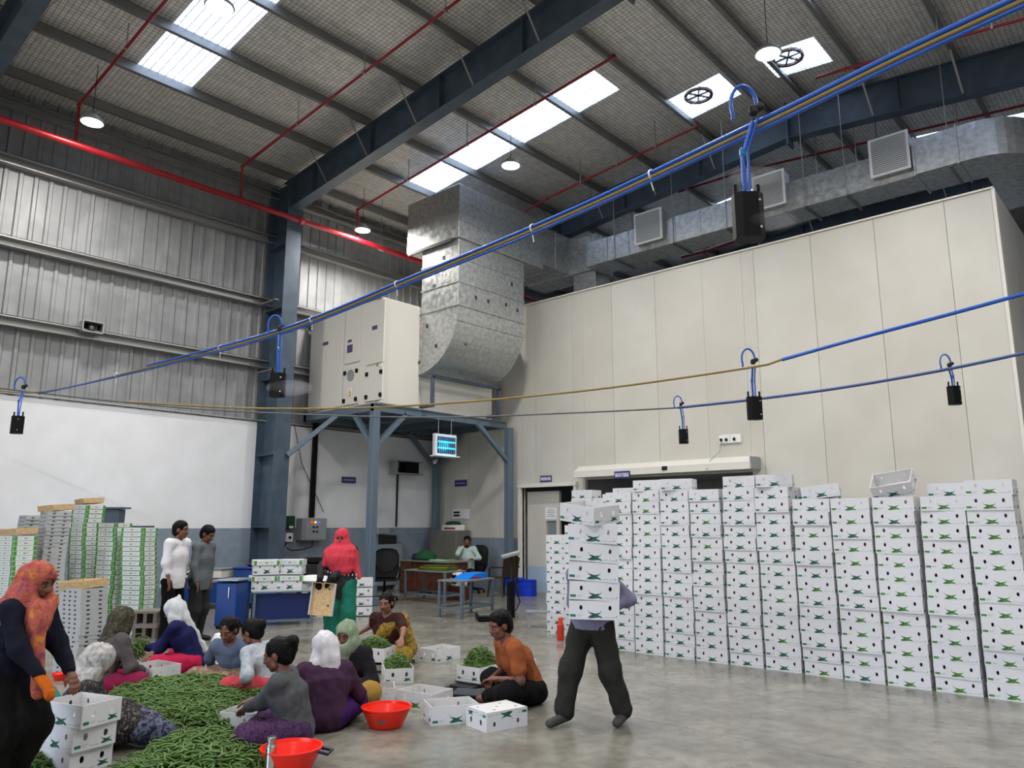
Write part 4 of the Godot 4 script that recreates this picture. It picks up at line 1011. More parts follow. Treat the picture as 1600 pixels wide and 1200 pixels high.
func build_ropes():
	# line 1, from the left corner over the sorters to the right edge above the photographer
	var a := [far(-40, 603, 12.0), far(62, 611, 11.2), far(230, 573, 10.0), far(440, 516, 8.3), far(650, 432, 6.9), far(880, 336, 5.6), far(1180, 196, 4.35), far(1400, 88, 3.85), far(1620, -14, 3.5)]
	var pa := smooth_line(a)
	line_thing("support_rope", "yellow-brown rope carrying the thick blue hose across the hall", "rope", pa.map(func(p): return p - Vector3(0, 0.016, 0)), 0.012, M.rope)
	line_thing("air_hose", "thick bright blue hose sweeping up to the roof corner", "hose", smooth_line(a.slice(2)).map(func(p): return p + Vector3(0, 0.014, 0)), 0.015, M.hose)
	line_thing("water_hose", "second blue hose tied under the thick blue hose", "hose", smooth_line(a.slice(1)).map(func(p): return p - Vector3(0, 0.042, 0)), 0.011, M.hose)
	for k in [18, 30, 39, 46, 55, 61]:
		var o := thing("cable_tie", "white cable tie on the thick blue hose, %s from the plaster wall" % nth(1 + [18, 30, 39, 46, 55, 61].find(k)), "cable tie", pa[k], 0, "cable ties on the thick hose")
		var mb := MB.new(); mb.tube([Vector3(0, 0.04, 0), Vector3(0, -0.06, 0.0), Vector3(0.02, -0.12, 0.01)], 0.004, 5); mb.lathe([Vector2(0.03, -0.006), Vector2(0.034, -0.006), Vector2(0.034, 0.006), Vector2(0.03, 0.006)], 12, Transform3D(Basis(Vector3.BACK, PI / 2), Vector3.ZERO)); part(mb, "strap", M.white, o)
	fogger(1169, 340, 4.2, 1.0, "large black fogger spraying mist beside the ridge skylights", far(1178, 185, 4.3))
	fogger(434, 602, 8.1, 0.98, "black fogger hanging before the blue column", far(437, 520, 8.3))
	fogger(27, 664, 11.1, 1.0, "black fogger hanging before the white plaster wall", far(36, 610, 11.3))
	# line 2: yellow rope, then hose
	var b := [far(198, 628, 11.5), far(400, 638, 10.9), far(620, 635, 10.4), far(900, 612, 9.5), far(1175, 574, 8.6), far(1226, 560, 8.5)]
	line_thing("support_rope", "slack yellow rope crossing before the cream wall", "rope", smooth_line(b), 0.013, M.rope)
	b = [far(1222, 562, 8.5), far(1340, 529, 8.1), far(1480, 492, 7.7), far(1640, 448, 7.2)]
	line_thing("air_hose", "blue hose bundle of the middle line reaching the right corner", "hose", smooth_line(b), 0.02, M.hose)
	fogger(1179, 638, 8.6, 1.0, "black fogger hanging from the yellow rope before the cream wall", far(1177, 572, 8.6))
	# line 3
	var c := [far(-40, 602, 12.0), far(190, 628, 12.6), far(375, 643, 13.0), far(660, 652, 13.2), far(900, 645, 13.1), far(1062, 637, 13.0)]
	line_thing("support_rope", "thin grey rope running before the steel platform", "rope", smooth_line(c), 0.014, M.rope_grey)
	c = [far(1060, 637, 13.0), far(1180, 624, 12.3), far(1320, 605, 11.4), far(1480, 577, 10.5), far(1640, 543, 9.6)]
	line_thing("air_hose", "blue-grey hose bundle of the far line", "hose", smooth_line(c), 0.022, mat(Color(0.2, 0.3, 0.5), 0.6))
	fogger(1068, 682, 13.0, 0.95, "small black fogger hanging over the carton stacks", far(1064, 636, 13.0))
	fogger(1491, 618, 10.5, 1.0, "black fogger hanging on the far line at the right end", far(1484, 576, 10.5))
	# the mist that two foggers give off
	for e in [[1207, 345, 4.15, 0.28], [1180, 275, 4.3, 0.3], [452, 606, 8.1, 0.5]]:
		var f := FogVolume.new(); f.name = numbered("mist"); f.size = Vector3(e[3], e[3] * 0.35, e[3] * 0.5); f.shape = RenderingServer.FOG_VOLUME_SHAPE_ELLIPSOID
		var fm := FogMaterial.new(); fm.density = 1.6; fm.albedo = Color(0.95, 0.95, 0.97); f.material = fm
		add_child(f); f.position = far(e[0], e[1], e[2]); f.rotation.y = deg_to_rad(41.96)
		tag(f, "faint white mist drifting from a fogger", "mist", "mist puffs", "stuff")

# ---------------------------------------------------------------- furniture, machines, wall fittings
func bxp(parent: Node, called: String, m: Material, c: Vector3, s: Vector3, r := 0.004, b := Basis()) -> MeshInstance3D:
	var mb := MB.new(); mb.box(c, s, b, r); return part(mb, called, m, parent)
func brp(parent: Node, called: String, m: Material, a: Vector3, b: Vector3, w: float, d: float) -> MeshInstance3D:
	var mb := MB.new(); mb.bar(a, b, w, d); return part(mb, called, m, parent)
func tbp(parent: Node, called: String, m: Material, pts: Array, r: float, k := 8) -> MeshInstance3D:
	var mb := MB.new(); mb.tube(pts, r, k); return part(mb, called, m, parent)
func ltp(parent: Node, called: String, m: Material, prof: Array, k := 24, xf := Transform3D(), sx := 1.0) -> MeshInstance3D:
	var mb := MB.new(); mb.lathe(prof, k, xf, sx); return part(mb, called, m, parent)

func steel_table(label: String, at: Vector3, turn: float, w: float, d: float, h: float) -> Node3D:
	var o := thing("steel_table", label, "table", at, turn)
	bxp(o, "tabletop", M.table_top, Vector3(0, h - 0.015, 0), Vector3(w, 0.03, d), 0.004)
	for sx in [-1, 1]: for sz in [-1, 1]: bxp(o, "leg", M.frame_blue, Vector3(sx * (w / 2 - 0.03), (h - 0.03) / 2, sz * (d / 2 - 0.03)), Vector3(0.045, h - 0.03, 0.045))
	for sz in [-1, 1]: brp(o, "stretcher", M.frame_blue, Vector3(-w / 2 + 0.05, 0.16, sz * (d / 2 - 0.03)), Vector3(w / 2 - 0.05, 0.16, sz * (d / 2 - 0.03)), 0.035, 0.035)
	for sx in [-1, 1]: brp(o, "stretcher", M.frame_blue, Vector3(sx * (w / 2 - 0.03), 0.16, -d / 2 + 0.05), Vector3(sx * (w / 2 - 0.03), 0.16, d / 2 - 0.05), 0.035, 0.035)
	return o
func office_chair(label: String, at: Vector3, turn: float) -> Node3D:   # faces +z
	var o := thing("office_chair", label, "chair", at, turn)
	bxp(o, "seat", M.black_soft, Vector3(0, 0.47, 0.02), Vector3(0.5, 0.08, 0.48), 0.03)
	var bp := PackedVector2Array()
	for e in [[-0.2, 0], [0.2, 0], [0.25, 0.12], [0.25, 0.45], [0.2, 0.55], [0.1, 0.59], [-0.1, 0.59], [-0.2, 0.55], [-0.25, 0.45], [-0.25, 0.12]]: bp.append(Vector2(e[0], e[1]))
	var mb := MB.new(); mb.prism(bp, Transform3D(Basis(Vector3.RIGHT, -0.12), Vector3(0, 0.52, -0.24)), 0.05); var back := part(mb, "backrest", M.black_soft, o)
	var rim := []
	for p in bp: rim.append(Basis(Vector3.RIGHT, -0.12) * Vector3(p.x, p.y, -0.005) + Vector3(0, 0.52, -0.24))
	rim.append(rim[0]); tbp(back, "back_rim", M.black, rim, 0.014, 6)
	tbp(back, "lumbar_bow", M.black, [Vector3(-0.22, 0.78, -0.28), Vector3(-0.14, 0.66, -0.3), Vector3(0, 0.62, -0.3), Vector3(0.14, 0.66, -0.3), Vector3(0.22, 0.78, -0.28)], 0.016, 6)
	for s in [-1, 1]:
		tbp(o, "armrest", M.black, [Vector3(s * 0.28, 0.45, -0.08), Vector3(s * 0.31, 0.6, -0.08), Vector3(s * 0.31, 0.68, -0.06), Vector3(s * 0.31, 0.69, 0.16)], 0.022, 6)
	ltp(o, "gas_lift", M.black, [Vector2(0.04, 0.08), Vector2(0.04, 0.25), Vector2(0.025, 0.25), Vector2(0.025, 0.44)], 10)
	for k in 5:
		var a := TAU * k / 5 + 0.3; var e := Vector3(cos(a), 0, sin(a))
		var l := tbp(o, "spoke", M.black, [e * 0.03 + Vector3(0, 0.12, 0), e * 0.3 + Vector3(0, 0.075, 0)], 0.02, 6)
		ltp(l, "castor", M.black, [Vector2(0, -0.02), Vector2(0.028, -0.02), Vector2(0.028, 0.02), Vector2(0, 0.02)], 10, Transform3D(Basis(e, PI / 2), e * 0.3 + Vector3(0, 0.03, 0)))
	return o
func plastic_chair(label: String, at: Vector3, turn: float):
	var o := thing("plastic_chair", label, "chair", at, turn)
	bxp(o, "seat", M.plastic_brown, Vector3(0, 0.43, 0.02), Vector3(0.46, 0.03, 0.44), 0.012)
	var mb := MB.new(); mb.prism(PackedVector2Array([Vector2(-0.22, 0), Vector2(0.22, 0), Vector2(0.24, 0.42), Vector2(0.16, 0.48), Vector2(-0.16, 0.48), Vector2(-0.24, 0.42)]), Transform3D(Basis(Vector3.RIGHT, -0.2), Vector3(0, 0.44, -0.22)), 0.025); part(mb, "backrest", M.plastic_brown, o)
	for s in [-1, 1]:
		tbp(o, "leg", M.plastic_brown, [Vector3(s * 0.21, 0.43, 0.2), Vector3(s * 0.25, 0, 0.25)], 0.022, 6)
		tbp(o, "leg", M.plastic_brown, [Vector3(s * 0.21, 0.43, -0.18), Vector3(s * 0.25, 0, -0.27)], 0.022, 6)
		tbp(o, "armrest", M.plastic_brown, [Vector3(s * 0.25, 0.4, 0.2), Vector3(s * 0.26, 0.62, 0.18), Vector3(s * 0.26, 0.65, 0.12), Vector3(s * 0.25, 0.66, -0.27)], 0.02, 6)

func build_office():
	# desk corner
	var d := thing("office_desk", "brown wooden desk with grey top and drawers under the platform", "desk", Vector3(-13.75, 0, -12.5), 0.0)
	bxp(d, "desktop", mat(Color(0.5, 0.48, 0.43), 0.35), Vector3(0, 0.76, 0), Vector3(1.75, 0.035, 0.75), 0.005)
	bxp(d, "front_panel", M.wood, Vector3(0, 0.41, 0.28), Vector3(1.6, 0.66, 0.02))
	for s in [-1, 1]:
		var p := bxp(d, "pedestal", M.wood, Vector3(s * 0.62, 0.37, 0), Vector3(0.42, 0.74, 0.66))
		for k in 3: bxp(p, "drawer", M.wood, Vector3(s * 0.62, 0.17 + k * 0.22, 0.335), Vector3(0.38, 0.2, 0.02))
	var cb := thing("filing_cabinet", "drab olive steel cabinet in the corner behind the desk", "cabinet", Vector3(-14.62, 0, -13.85), 0.0)
	bxp(cb, "body", M.cabinet, Vector3(0, 0.73, 0), Vector3(1.0, 1.46, 0.5), 0.008)
	for s in [-1, 1]:
		var dr := bxp(cb, "cabinet_door", M.cabinet, Vector3(s * 0.25, 0.73, 0.255), Vector3(0.48, 1.4, 0.015), 0.004)
		bxp(dr, "handle", M.chrome, Vector3(s * 0.04, 0.8, 0.27), Vector3(0.02, 0.1, 0.015))
	var bx := thing("supply_box", "white box with red print on top of the olive cabinet", "box", Vector3(-14.5, 1.46, -13.85))
	bxp(bx, "body", M.white, Vector3(0, 0.07, 0), Vector3(0.55, 0.14, 0.3)); bxp(bx, "red_band", mat(Color(0.6, 0.15, 0.12), 0.6), Vector3(0.02, 0.05, 0.152), Vector3(0.4, 0.05, 0.003), 0.0)
	ltp(thing("green_bundle", "dark green cloth bundle on the white box", "cloth", Vector3(-14.5, 1.6, -13.85)), "cloth", mat(Color(0.03, 0.22, 0.12), 0.9), [Vector2(0, 0), Vector2(0.17, 0), Vector2(0.19, 0.03), Vector2(0.14, 0.08), Vector2(0.05, 0.1), Vector2(0, 0.1)], 14, Transform3D(), 1.3)
	ltp(thing("green_bag", "green cloth bag slumped on the desk", "bag", Vector3(-13.85, 0.78, -12.35)), "cloth", mat(Color(0.02, 0.26, 0.12), 0.85), [Vector2(0, 0), Vector2(0.22, 0), Vector2(0.25, 0.05), Vector2(0.2, 0.16), Vector2(0.1, 0.22), Vector2(0, 0.23)], 14, Transform3D(), 1.2)
	ltp(thing("blue_bundle", "dark blue bundle beside the green bag", "bag", Vector3(-14.25, 0.78, -12.4)), "cloth", mat(Color(0.05, 0.07, 0.22), 0.8), [Vector2(0, 0), Vector2(0.12, 0), Vector2(0.13, 0.05), Vector2(0.08, 0.13), Vector2(0, 0.15)], 12)
	var rg := thing("register", "pale green ledger lying open on the desk", "book", Vector3(-13.35, 0.778, -12.4), 0.2)
	for s in [-1, 1]: bxp(rg, "page_block", mat(Color(0.55, 0.72, 0.6), 0.8), Vector3(s * 0.13, 0.012, 0), Vector3(0.25, 0.024, 0.33), 0.004, Basis(Vector3.BACK, 0.04 * s))
	office_chair("black mesh office chair empty at the blue-grey post", fl(600, 940), deg_to_rad(41.96) + PI + 0.25)
	office_chair("black office chair behind the seated man at the desk", Vector3(-13.25, 0, -13.3), 0.1)
	plastic_chair("dark brown plastic armchair against the painted base", Vector3(-12.05, 0, -13.1), -PI / 2 - 0.1)
	# steel tables
	var t := steel_table("grey steel work table with a blue bag beside the weighing scale", Vector3(-10.1, 0, -10.0), PI / 2 + 0.15, 1.0, 0.55, 0.64)
	var bag := thing("blue_bag", "bright blue plastic sheet folded on the steel table", "plastic sheet", Vector3(-10.1, 0.64, -10.1), PI / 2 + 0.1)
	var pb := PackedVector2Array([Vector2(-0.28, 0), Vector2(0.25, 0), Vector2(0.3, 0.04), Vector2(0.27, 0.1), Vector2(-0.05, 0.09), Vector2(-0.22, 0.03)])
	var mb := MB.new(); mb.prism(pb, Transform3D(Basis(), Vector3(0, 0, -0.17)), 0.34); part(mb, "sheet", mat(Color(0.04, 0.45, 0.85), 0.35), bag)
	bxp(bag, "label_strip", mat(Color(0.55, 0.12, 0.2), 0.6), Vector3(-0.05, 0.02, 0.172), Vector3(0.25, 0.03, 0.004), 0.0)
	t = steel_table("grey steel table with folded sacks before the desk", Vector3(-12.45, 0, -11.35), 0.0, 1.3, 0.6, 0.65)
	var sk := thing("folded_sacks", "yellow-green woven sacks folded on the steel table", "sack", Vector3(-12.35, 0.65, -11.35), 0.1)
	for k in 3: bxp(sk, "sack", cloth([Color(0.33, 0.36, 0.1), Color(0.45, 0.42, 0.16), Color(0.22, 0.32, 0.12)][k], 0.8), Vector3(0.03 * k, 0.02 + 0.035 * k, 0.0), Vector3(0.75 - 0.06 * k, 0.035, 0.45 - 0.05 * k), 0.012, Basis(Vector3.UP, 0.15 * k))
	var wb := thing("white_bag", "small white bag with black print under the sack table", "bag", Vector3(-12.3, 0.3, -11.95))
	mb = MB.new(); mb.lathe([Vector2(0, 0), Vector2(0.17, 0.0), Vector2(0.2, 0.12), Vector2(0.12, 0.3), Vector2(0, 0.34)], 12, Transform3D(), 1.1); part(mb, "bag", M.white, wb)
	bxp(wb, "printed_patch", M.black, Vector3(0.03, 0.14, 0.185), Vector3(0.14, 0.18, 0.02), 0.0); bxp(wb, "stool", M.wood, Vector3(0, -0.15, 0), Vector3(0.4, 0.3, 0.35), 0.01)
	# weighing scale
	var ws := thing("weighing_scale", "black platform weighing scale with display pole and guard rails", "scale", fl(772, 972), deg_to_rad(41.96) + 0.15)
	bxp(ws, "platform", mat(Color(0.42, 0.42, 0.4), 0.4, 0.5), Vector3(0, 0.11, -0.3), Vector3(0.5, 0.03, 0.55))
	bxp(ws, "base", M.black, Vector3(0, 0.05, -0.3), Vector3(0.52, 0.09, 0.57), 0.01)
	for k in 4: tbp(ws, "guard_rail", M.black, [Vector3(0.27 + 0.05 * k, 0.0, -0.25 - 0.1 * k), Vector3(0.27 + 0.05 * k, 0.62, -0.25 - 0.1 * k)], 0.018, 6)
	tbp(ws, "rail_top", M.black, [Vector3(0.27, 0.62, -0.25), Vector3(0.42, 0.62, -0.55)], 0.018, 6)
	tbp(ws, "pole", M.black_soft, [Vector3(0.42, 0.0, -0.65), Vector3(0.4, 1.02, -0.75)], 0.03, 8)
	bxp(ws, "display", M.grey_paint, Vector3(0.38, 1.07, -0.72), Vector3(0.34, 0.07, 0.2), 0.015, Basis(Vector3.BACK, 0.25))
	tbp(ws, "cable", M.black, [Vector3(0.48, 1.04, -0.72), Vector3(0.52, 0.8, -0.72), Vector3(0.48, 0.5, -0.7), Vector3(0.55, 0.25, -0.68), Vector3(0.46, 0.1, -0.66)], 0.01, 5)
	var lb := thing("low_bench", "low grey bench beside the carton stacks", "bench", fl(846, 980), deg_to_rad(41.96))
	bxp(lb, "top", M.table_top, Vector3(0, 0.24, 0), Vector3(0.5, 0.025, 0.3))
	for s in [-1, 1]: for z in [-0.1, 0.1]: bxp(lb, "leg", M.grey_paint, Vector3(s * 0.2, 0.115, z), Vector3(0.05, 0.23, 0.05))
	for e in [[fl(803, 927), "tall pair of nested blue plastic crates by the door frame"], [fl(823, 931), "blue plastic crate on the floor by the washing area door"]]:
		var c := thing("blue_crate", e[1], "crate", e[0], 0.2); c.scale = Vector3(0.75, 0.9, 0.75)
		for k in 2:
			bxp(c, "side", M.blue_bright, Vector3(0, 0.2, 0.17 * (1 - 2 * k)), Vector3(0.5, 0.4, 0.015)); bxp(c, "end", M.blue_bright, Vector3(0.25 * (1 - 2 * k), 0.2, 0), Vector3(0.015, 0.4, 0.34))
			for y in [0.1, 0.24]: bxp(c, "rib", M.blue_bright, Vector3(0, y, 0.182 * (1 - 2 * k)), Vector3(0.5, 0.02, 0.012))
		bxp(c, "bottom", M.blue_bright, Vector3(0, 0.01, 0), Vector3(0.48, 0.02, 0.33)); bxp(c, "rim", M.blue_bright, Vector3(0, 0.39, 0.19), Vector3(0.54, 0.03, 0.02))
	var bo := thing("water_bottle", "tall orange plastic bottle on the floor before the low stacks", "bottle", fl(876, 1000))
	ltp(bo, "body", mat(Color(0.75, 0.16, 0.07), 0.35), [Vector2(0, 0), Vector2(0.045, 0), Vector2(0.05, 0.01), Vector2(0.05, 0.2), Vector2(0.035, 0.235), Vector2(0.032, 0.24), Vector2(0, 0.24)], 18)
	ltp(bo, "cap", mat(Color(0.85, 0.25, 0.12), 0.4), [Vector2(0.034, 0.24), Vector2(0.034, 0.3), Vector2(0.025, 0.31), Vector2(0, 0.31)], 16)

func build_machines():
	var m1 := thing("strapping_machine", "blue strapping machine with white control strip beside the wall", "machine", Vector3(-14.85, 0, -7.45), 0.55)
	bxp(m1, "body", M.blue, Vector3(0, 0.36, 0), Vector3(1.0, 0.46, 0.55), 0.015)
	bxp(m1, "control_strip", M.cream, Vector3(0, 0.66, 0.02), Vector3(1.0, 0.15, 0.56), 0.008)
	bxp(m1, "worktop", M.table_top, Vector3(0, 0.75, 0), Vector3(1.04, 0.025, 0.62))
	for k in 5: bxp(m1, "button", M.black, Vector3(-0.3 + 0.09 * k, 0.66, 0.305), Vector3(0.04, 0.04, 0.012), 0.004)
	for sx in [-1, 1]: for sz in [-1, 1]: bxp(m1, "foot", M.black, Vector3(sx * 0.42, 0.065, sz * 0.2), Vector3(0.07, 0.13, 0.07))
	bxp(m1, "rating_plate", M.grey_paint, Vector3(0.35, 0.54, 0.277), Vector3(0.14, 0.06, 0.004), 0.0)
	var m2 := thing("strapping_machine", "plain blue strapping machine against the foot of the column", "machine", Vector3(-14.15, 0, -8.2), 0.75)
	bxp(m2, "body", M.blue, Vector3(0, 0.42, 0), Vector3(0.85, 0.66, 0.5), 0.015); bxp(m2, "worktop", M.blue, Vector3(0, 0.765, 0), Vector3(0.9, 0.03, 0.55)); bxp(m2, "plinth", M.black, Vector3(0, 0.045, 0), Vector3(0.8, 0.09, 0.45))
	bxp(m2, "tape_roll", M.black_soft, Vector3(-0.1, 0.82, 0), Vector3(0.25, 0.07, 0.2), 0.03)
	var p := fl(382, 985)
	var m3 := thing("strapping_machine", "tall blue machine cabinet with grey lip behind the seated sorters", "machine", Vector3(-11.72, 0, -6.36), 0.62)
	bxp(m3, "body", M.blue, Vector3(0, 0.37, 0), Vector3(0.34, 0.66, 0.5), 0.015); bxp(m3, "worktop", M.table_top, Vector3(0, 0.74, 0), Vector3(0.4, 0.02, 0.56)); bxp(m3, "handle", M.chrome, Vector3(0.05, 0.55, 0.26), Vector3(0.02, 0.18, 0.02)); bxp(m3, "plinth", M.black, Vector3(0, 0.03, 0), Vector3(0.3, 0.06, 0.45))
	# low table with a deep blue skirt, cartons on top
	var c := fl(395, 979); var e := fl(487, 975)
	var dir := (e - c).normalized(); var tn := turn_of(dir); var w := (e - c).length()
	var back := Vector3.UP.cross(dir); if back.dot(c - EYE) < 0: back = -back
	var mid := (c + e) / 2 + back * 0.3
	var lt := thing("low_table", "low steel table with dark blue side sheet carrying lidded cartons", "table", mid, tn)
	var h := 0.54
	bxp(lt, "tabletop", M.table_top, Vector3(0, h - 0.012, 0), Vector3(w + 0.1, 0.025, 0.65))
	for sx in [-1, 1]: for sz in [-1, 1]: bxp(lt, "leg", M.frame_blue, Vector3(sx * w / 2, h / 2, sz * 0.29), Vector3(0.045, h - 0.02, 0.045))
	bxp(lt, "side_sheet", mat(Color(0.02, 0.12, 0.34), 0.5), Vector3(0, h / 2 + 0.02, 0.24), Vector3(w - 0.05, h - 0.14, 0.012))
	brp(lt, "stretcher", M.frame_blue, Vector3(-w / 2, 0.07, 0.27), Vector3(w / 2, 0.07, 0.27), 0.035, 0.035)
	var labels := ["lidded white carton at the foot of the pair near the table corner", "lidded white carton on top of the pair near the table corner", "lidded white carton at the foot of the pair beside the coral scarf", "lidded white carton on top of the pair beside the coral scarf"]
	for k in 4:
		var q: Vector3 = mid + dir * ([-0.33, -0.3, 0.1, 0.12][k]) - back * 0.02
		q.y = h + (BH + 0.03) * 1.45 * (k % 2)
		lidded(q, tn + [0.1, 0.05, -0.12, -0.3][k] + PI / 2 * 0, labels[k])
	# cartons wrapped behind the woman with the tray
	for k in 4:
		var q := fl(488, 968 + 0.0); q += ray(488, 820).normalized() * 0.4; q.y = k * BH
		carton("teal", q, deg_to_rad(41.96) + 0.3, "white carton %s from floor between the low table and the coral scarf" % nth(k + 1), "cartons behind the tray")
		var q2 := fl(563, 962); q2.y = 0.02 + k * (BH + 0.02)
		carton("teal", q2, deg_to_rad(41.96) + 0.2, "white carton %s from floor stacked against the blue-grey post" % nth(k + 1), "cartons at the post")
	var wrap := thing("white_bundle", "white plastic bundle lying on the cartons beside the low table", "bundle", fl(488, 968) + ray(488, 820).normalized() * 0.4 + Vector3(0, BH * 4, 0), 0.4)
	ltp(wrap, "film", M.white, [Vector2(0, 0), Vector2(0.2, 0), Vector2(0.25, 0.05), Vector2(0.2, 0.12), Vector2(0.08, 0.14), Vector2(0, 0.14)], 12, Transform3D(), 1.2)
	var bs := thing("black_machine", "black packing machine in the shade behind the low table", "machine", Vector3(-13.9, 0, -9.4), 0.6)
	bxp(bs, "body", M.black_soft, Vector3(0, 0.45, 0), Vector3(0.7, 0.7, 0.5), 0.02); bxp(bs, "head", M.black, Vector3(0, 0.87, 0), Vector3(0.55, 0.12, 0.35), 0.03); bxp(bs, "plinth", M.black, Vector3(0, 0.05, 0), Vector3(0.5, 0.1, 0.4))

func build_wall_fittings():
	sign_plate("purple WASHING AREA sign above the sliding door", "WASHING AREA", on_z(853, 748, COLD_Z + 0.02), 0, 0.36, 0.15)
	sign_plate("purple RM DAY STORAGE sign on the air curtain", "RM DAY STORAGE", on_z(972, 742, COLD_Z + 0.45), 0, 0.4, 0.16)
	sign_plate("dark purple sign on the shaded plaster wall", "", on_x(545, 750, WALL_X + 0.02), PI / 2, 0.42, 0.15)
	sign_plate("dark purple sign on the shaded panel wall", "", on_z(720, 755, COLD_Z + 0.02), 0, 0.46, 0.17)
	var ac := thing("air_curtain", "long cream air curtain above the storage door", "air curtain", Vector3((-10.5 - 6.3) / 2, 2.65, COLD_Z + 0.01))
	var mb := MB.new(); mb.prism(PackedVector2Array([Vector2(0, 0), Vector2(0.42, 0.0), Vector2(0.42, 0.14), Vector2(0.2, 0.26), Vector2(0, 0.26)]), Transform3D(Basis(Vector3(0, 0, 1), Vector3.UP, Vector3(-1, 0, 0)), Vector3(2.1, 0, 0)), 4.2); part(mb, "housing", M.cream, ac)
	bxp(ac, "end_cap", M.grey_paint, Vector3(2.11, 0.12, 0.21), Vector3(0.03, 0.24, 0.42)); bxp(ac, "motor_knob", M.black_soft, Vector3(0.25, 0.1, 0.43), Vector3(0.12, 0.08, 0.04), 0.01)
	var so := thing("socket_board", "white socket board with plugs on the cream wall", "socket", on_z(1141, 686, COLD_Z + 0.02))
	for s in [-1, 1]: bxp(so, "plate", M.white, Vector3(s * 0.12, 0, 0), Vector3(0.23, 0.17, 0.05), 0.01)
	for x in [-0.18, -0.07, 0.1]: bxp(so, "plug", M.black_soft, Vector3(x, -0.01, 0.04), Vector3(0.05, 0.06, 0.05), 0.012)
	tbp(so, "lead", M.grey_paint, [Vector3(-0.18, -0.05, 0.04), Vector3(-0.22, -0.25, 0.05), Vector3(-0.3, -0.42, 0.3), Vector3(-0.32, -0.62, 0.44)], 0.008, 5)
	# insect lamp hung under the platform edge
	var il := thing("insect_lamp", "white hanging insect trap with glowing cyan tubes", "lamp", Vector3(-12.62, 3.12, -11.75), PI / 2)
	bxp(il, "frame", M.white, Vector3(0, 0.25, 0), Vector3(0.66, 0.5, 0.1), 0.01); bxp(il, "tray", M.white, Vector3(0, 0, 0.02), Vector3(0.72, 0.03, 0.24), 0.006)
	bxp(il, "grid_back", mat(Color(0.1, 0.25, 0.35), 0.5), Vector3(0, 0.25, 0.052), Vector3(0.54, 0.38, 0.006), 0.0)
	for y in [0.18, 0.32]: tbp(il, "lamp_tube", glow(Color(0.15, 0.75, 0.95), 1.6), [Vector3(-0.26, y, 0.075), Vector3(0.26, y, 0.075)], 0.02, 8)
	for k in 9: bxp(il, "grid_bar", M.chrome, Vector3(-0.24 + k * 0.06, 0.25, 0.1), Vector3(0.008, 0.38, 0.008), 0.0)
	for s in [-1, 1]: tbp(il, "hanger", M.girt, [Vector3(s * 0.2, 0.5, 0), Vector3(s * 0.2, 0.88, 0)], 0.008, 5)
	var li := OmniLight3D.new(); li.name = "tube_light"; li.light_color = Color(0.3, 0.8, 1.0); li.light_energy = 0.2; li.omni_range = 12; li.omni_attenuation = 2; li.light_size = 0.15; li.shadow_enabled = true; li.position = Vector3(0, 0.25, 0.2); il.add_child(li)
	# control cabinet and boxes on the plaster wall
	var cp := thing("control_cabinet", "grey electrical control cabinet with lit indicator lamps", "control panel", Vector3(WALL_X + 0.15, 1.25, -10.15), PI / 2)
	bxp(cp, "cabinet", M.grey_paint, Vector3(0, 0.25, 0), Vector3(0.66, 0.5, 0.26), 0.01); bxp(cp, "door_panel", M.grey_paint, Vector3(0.03, 0.25, 0.135), Vector3(0.56, 0.44, 0.012))
	for k in 3: ltp(cp, "indicator_lamp", glow([Color(0.9, 0.15, 0.1), Color(1, 0.75, 0.2), Color(0.25, 0.3, 1.0)][k], 2.5), [Vector2(0, 0.02), Vector2(0.022, 0.015), Vector2(0.025, 0)], 10, Transform3D(Basis(Vector3.RIGHT, PI / 2), Vector3(-0.08 + k * 0.09, 0.41, 0.142)))
	for x in [-0.04, 0.05]: for y in [0.2, 0.3]: ltp(cp, "switch", M.black, [Vector2(0, 0.03), Vector2(0.02, 0.03), Vector2(0.02, 0)], 10, Transform3D(Basis(Vector3.RIGHT, PI / 2), Vector3(x, y, 0.142)))
	tbp(cp, "cable_loop", M.black, [Vector3(0.05, 0, 0), Vector3(0.02, -0.14, 0.03), Vector3(-0.2, -0.2, 0.02), Vector3(-0.5, -0.22, 0.0), Vector3(-0.62, -0.15, 0.0)], 0.012, 5)
	var gb := thing("green_box", "dark green fuse box beside the control cabinet", "fuse box", Vector3(WALL_X + 0.08, 1.5, -9.62), PI / 2)
	bxp(gb, "box", mat(Color(0.02, 0.2, 0.1), 0.4), Vector3(0, 0.15, 0), Vector3(0.2, 0.3, 0.14), 0.015); bxp(gb, "label", M.white, Vector3(0, 0.05, 0.072), Vector3(0.1, 0.05, 0.004), 0.0)
	var sk := thing("wall_socket", "grey switched socket under the green fuse box", "socket", Vector3(WALL_X + 0.06, 1.22, -9.62), PI / 2)
	bxp(sk, "box", M.white, Vector3(0, 0.1, 0), Vector3(0.18, 0.2, 0.1), 0.012); ltp(sk, "knob", M.black, [Vector2(0, 0.03), Vector2(0.03, 0.03), Vector2(0.03, 0)], 10, Transform3D(Basis(Vector3.RIGHT, PI / 2), Vector3(0, 0.1, 0.05))); tbp(sk, "cable", M.black, [Vector3(-0.05, 0, 0.02), Vector3(-0.12, -0.12, 0.04), Vector3(-0.2, -0.2, 0.02), Vector3(-0.1, -0.3, 0.02)], 0.014, 5)
	var cd := thing("cable_conduit", "black cable conduit running down to the control cabinet", "conduit", Vector3(WALL_X + 0.06, 0, -10.2))
	bxp(cd, "channel", M.black, Vector3(0.0, 2.87, 0), Vector3(0.08, 2.2, 0.12), 0.01); tbp(cd, "loose_wire", M.black, [Vector3(0.02, 3.9, 0.6), Vector3(0.03, 3.0, 0.35), Vector3(0.03, 1.9, -0.3)], 0.008, 5)
	var c2 := thing("cable_conduit", "thin dark conduit below the fan unit in the corner", "conduit", Vector3(WALL_X + 0.04, 0, -12.75))
